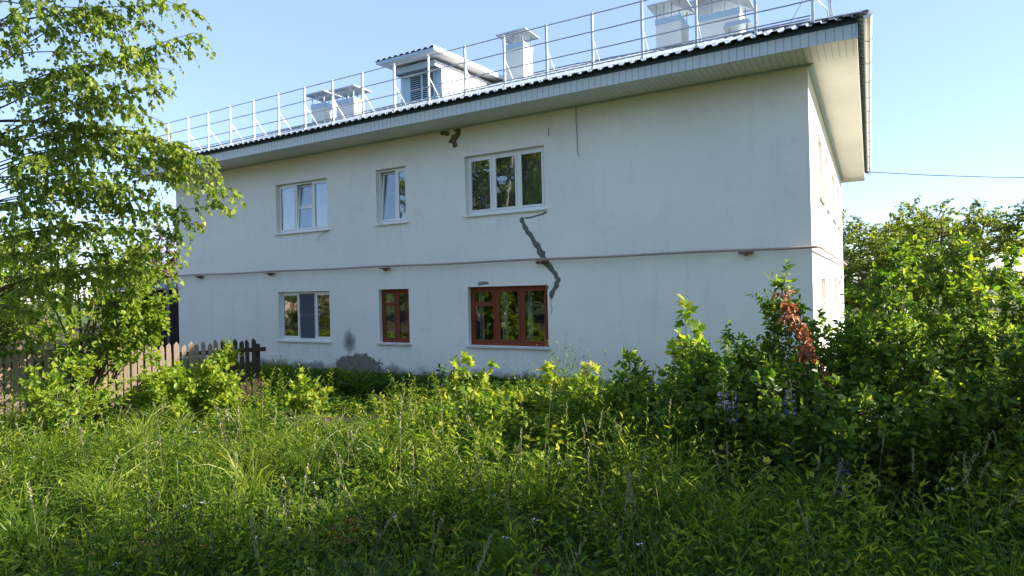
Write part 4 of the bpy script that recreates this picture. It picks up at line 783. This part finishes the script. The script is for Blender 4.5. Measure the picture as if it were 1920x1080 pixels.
    # dead bent straw and small white flower heads
    P = pts(900, 5, 21, -10.2, -3.2); n = len(P); b = np.stack([P[:, 0], P[:, 1], gh(P[:, 0], P[:, 1])], 1); h = hmap(P) * g.uniform(.5, 1.3, n); a = g.random(n) * 6.28; out = h * g.uniform(.3, 1.1, n); q = np.linspace(0, 1, 6)
    C = b[:, None] + np.stack([np.cos(a)[:, None] * out[:, None] * q ** 1.6, np.sin(a)[:, None] * out[:, None] * q ** 1.6, h[:, None] * (1.25 * q - .5 * q ** 3)], -1); LV.strips(C, np.broadcast_to(np.array([.0022, .002, .002, .0016, .0012, .0006]), (n, 6)), g.random(n), 2, 3)
    P = pts(110, 5, 21, -9.8, -3.6); n = len(P); h = hmap(P) * g.uniform(.8, 1.25, n)
    for j in range(9):
        a = g.random(n) * 6.28; r_ = g.uniform(0, .022, n); p = np.stack([P[:, 0] + r_ * np.cos(a), P[:, 1] + r_ * np.sin(a), gh(P[:, 0], P[:, 1]) + h + .004 * g.normal(size=n)], 1); LV.add(T_OV, p, np.stack([np.cos(a), np.sin(a), .3 + 0 * a], 1), np.tile([0, 0, 1.], (n, 1)), .011, .009, .5 + 0 * a, 3)
    # tussocks of long arching grass
    T0 = pts(150, 5, 21, -10.2, -4.0); T0 = T0[(T0[:, 0] > 12) | (T0[:, 1] < -6)]; P = np.repeat(T0, 45, 0) + g.normal(size=(len(T0) * 45, 2)) * .045; n = len(P); b = np.stack([P[:, 0], P[:, 1], gh(P[:, 0], P[:, 1])], 1)
    h = np.repeat(g.uniform(.45, .85, len(T0)), 45) * g.uniform(.6, 1.1, n); a = g.random(n) * 6.28; out = h * g.uniform(.2, .9, n); q = np.linspace(0, 1, 6)
    C = b[:, None] + np.stack([np.cos(a)[:, None] * out[:, None] * q ** 2, np.sin(a)[:, None] * out[:, None] * q ** 2, h[:, None] * (1.2 * q - .45 * q ** 3)], -1); LV.strips(C, np.array([.003, .0045, .0045, .0038, .0025, .0005]) * g.uniform(.8, 1.3, (n, 1)), np.clip(np.repeat(g.random(len(T0)), 45) * .7 + g.random(n) * .3, 0, 1), 1, 2)
    # 5 big-leaved plants in the strip by the wall
    P = pts(900, 7.5, 17, -2.7, -.2); n = len(P); b = np.stack([P[:, 0], P[:, 1], gh(P[:, 0], P[:, 1])], 1)
    for j in range(9):
        a = g.random(n) * 6.28; zz = g.uniform(.03, .10 + .28 * np.clip((-.3 - P[:, 1]) / 1.2, 0, 1), n); p = b + np.stack([.10 * np.cos(a), .10 * np.sin(a), zz], 1); l = g.uniform(.10, .18, n)
        LV.add(T_OV, p, np.stack([np.cos(a), np.sin(a), g.uniform(-.3, .5, n)], 1), np.array([0, 0, 1.]) + g.normal(size=(n, 3)) * .3, l, l * .75, np.clip(g.normal(.22, .15, n), 0, 1), 0)
    # 6 low far grass on both sides of the house
    for (x0, x1, y0, y1, nn) in ((-12, 4, -11, 0, 9000), (18.2, 30, -3, 28, 9000)):
        P = np.stack([g.uniform(x0, x1, nn), g.uniform(y0, y1, nn)], 1); n = nn; b = np.stack([P[:, 0], P[:, 1], gh(P[:, 0], P[:, 1])], 1)
        for j in range(3):
            a = g.random(n) * 6.28; l = g.uniform(.12, .3, n); LV.add(T_LA, b + np.array([0, 0, .05 * j]), np.stack([np.cos(a), np.sin(a), g.uniform(.5, 2, n)], 1), g.normal(size=(n, 3)), l, l * .3, g.random(n), 0)
    o = LV.build('meadow_weeds', [M['l_weed'], M['l_grass'], M['seed'], M['white']]); tag(o, 'tall green weeds and grasses covering the yard in front of the house', kind='stuff')
meadow()
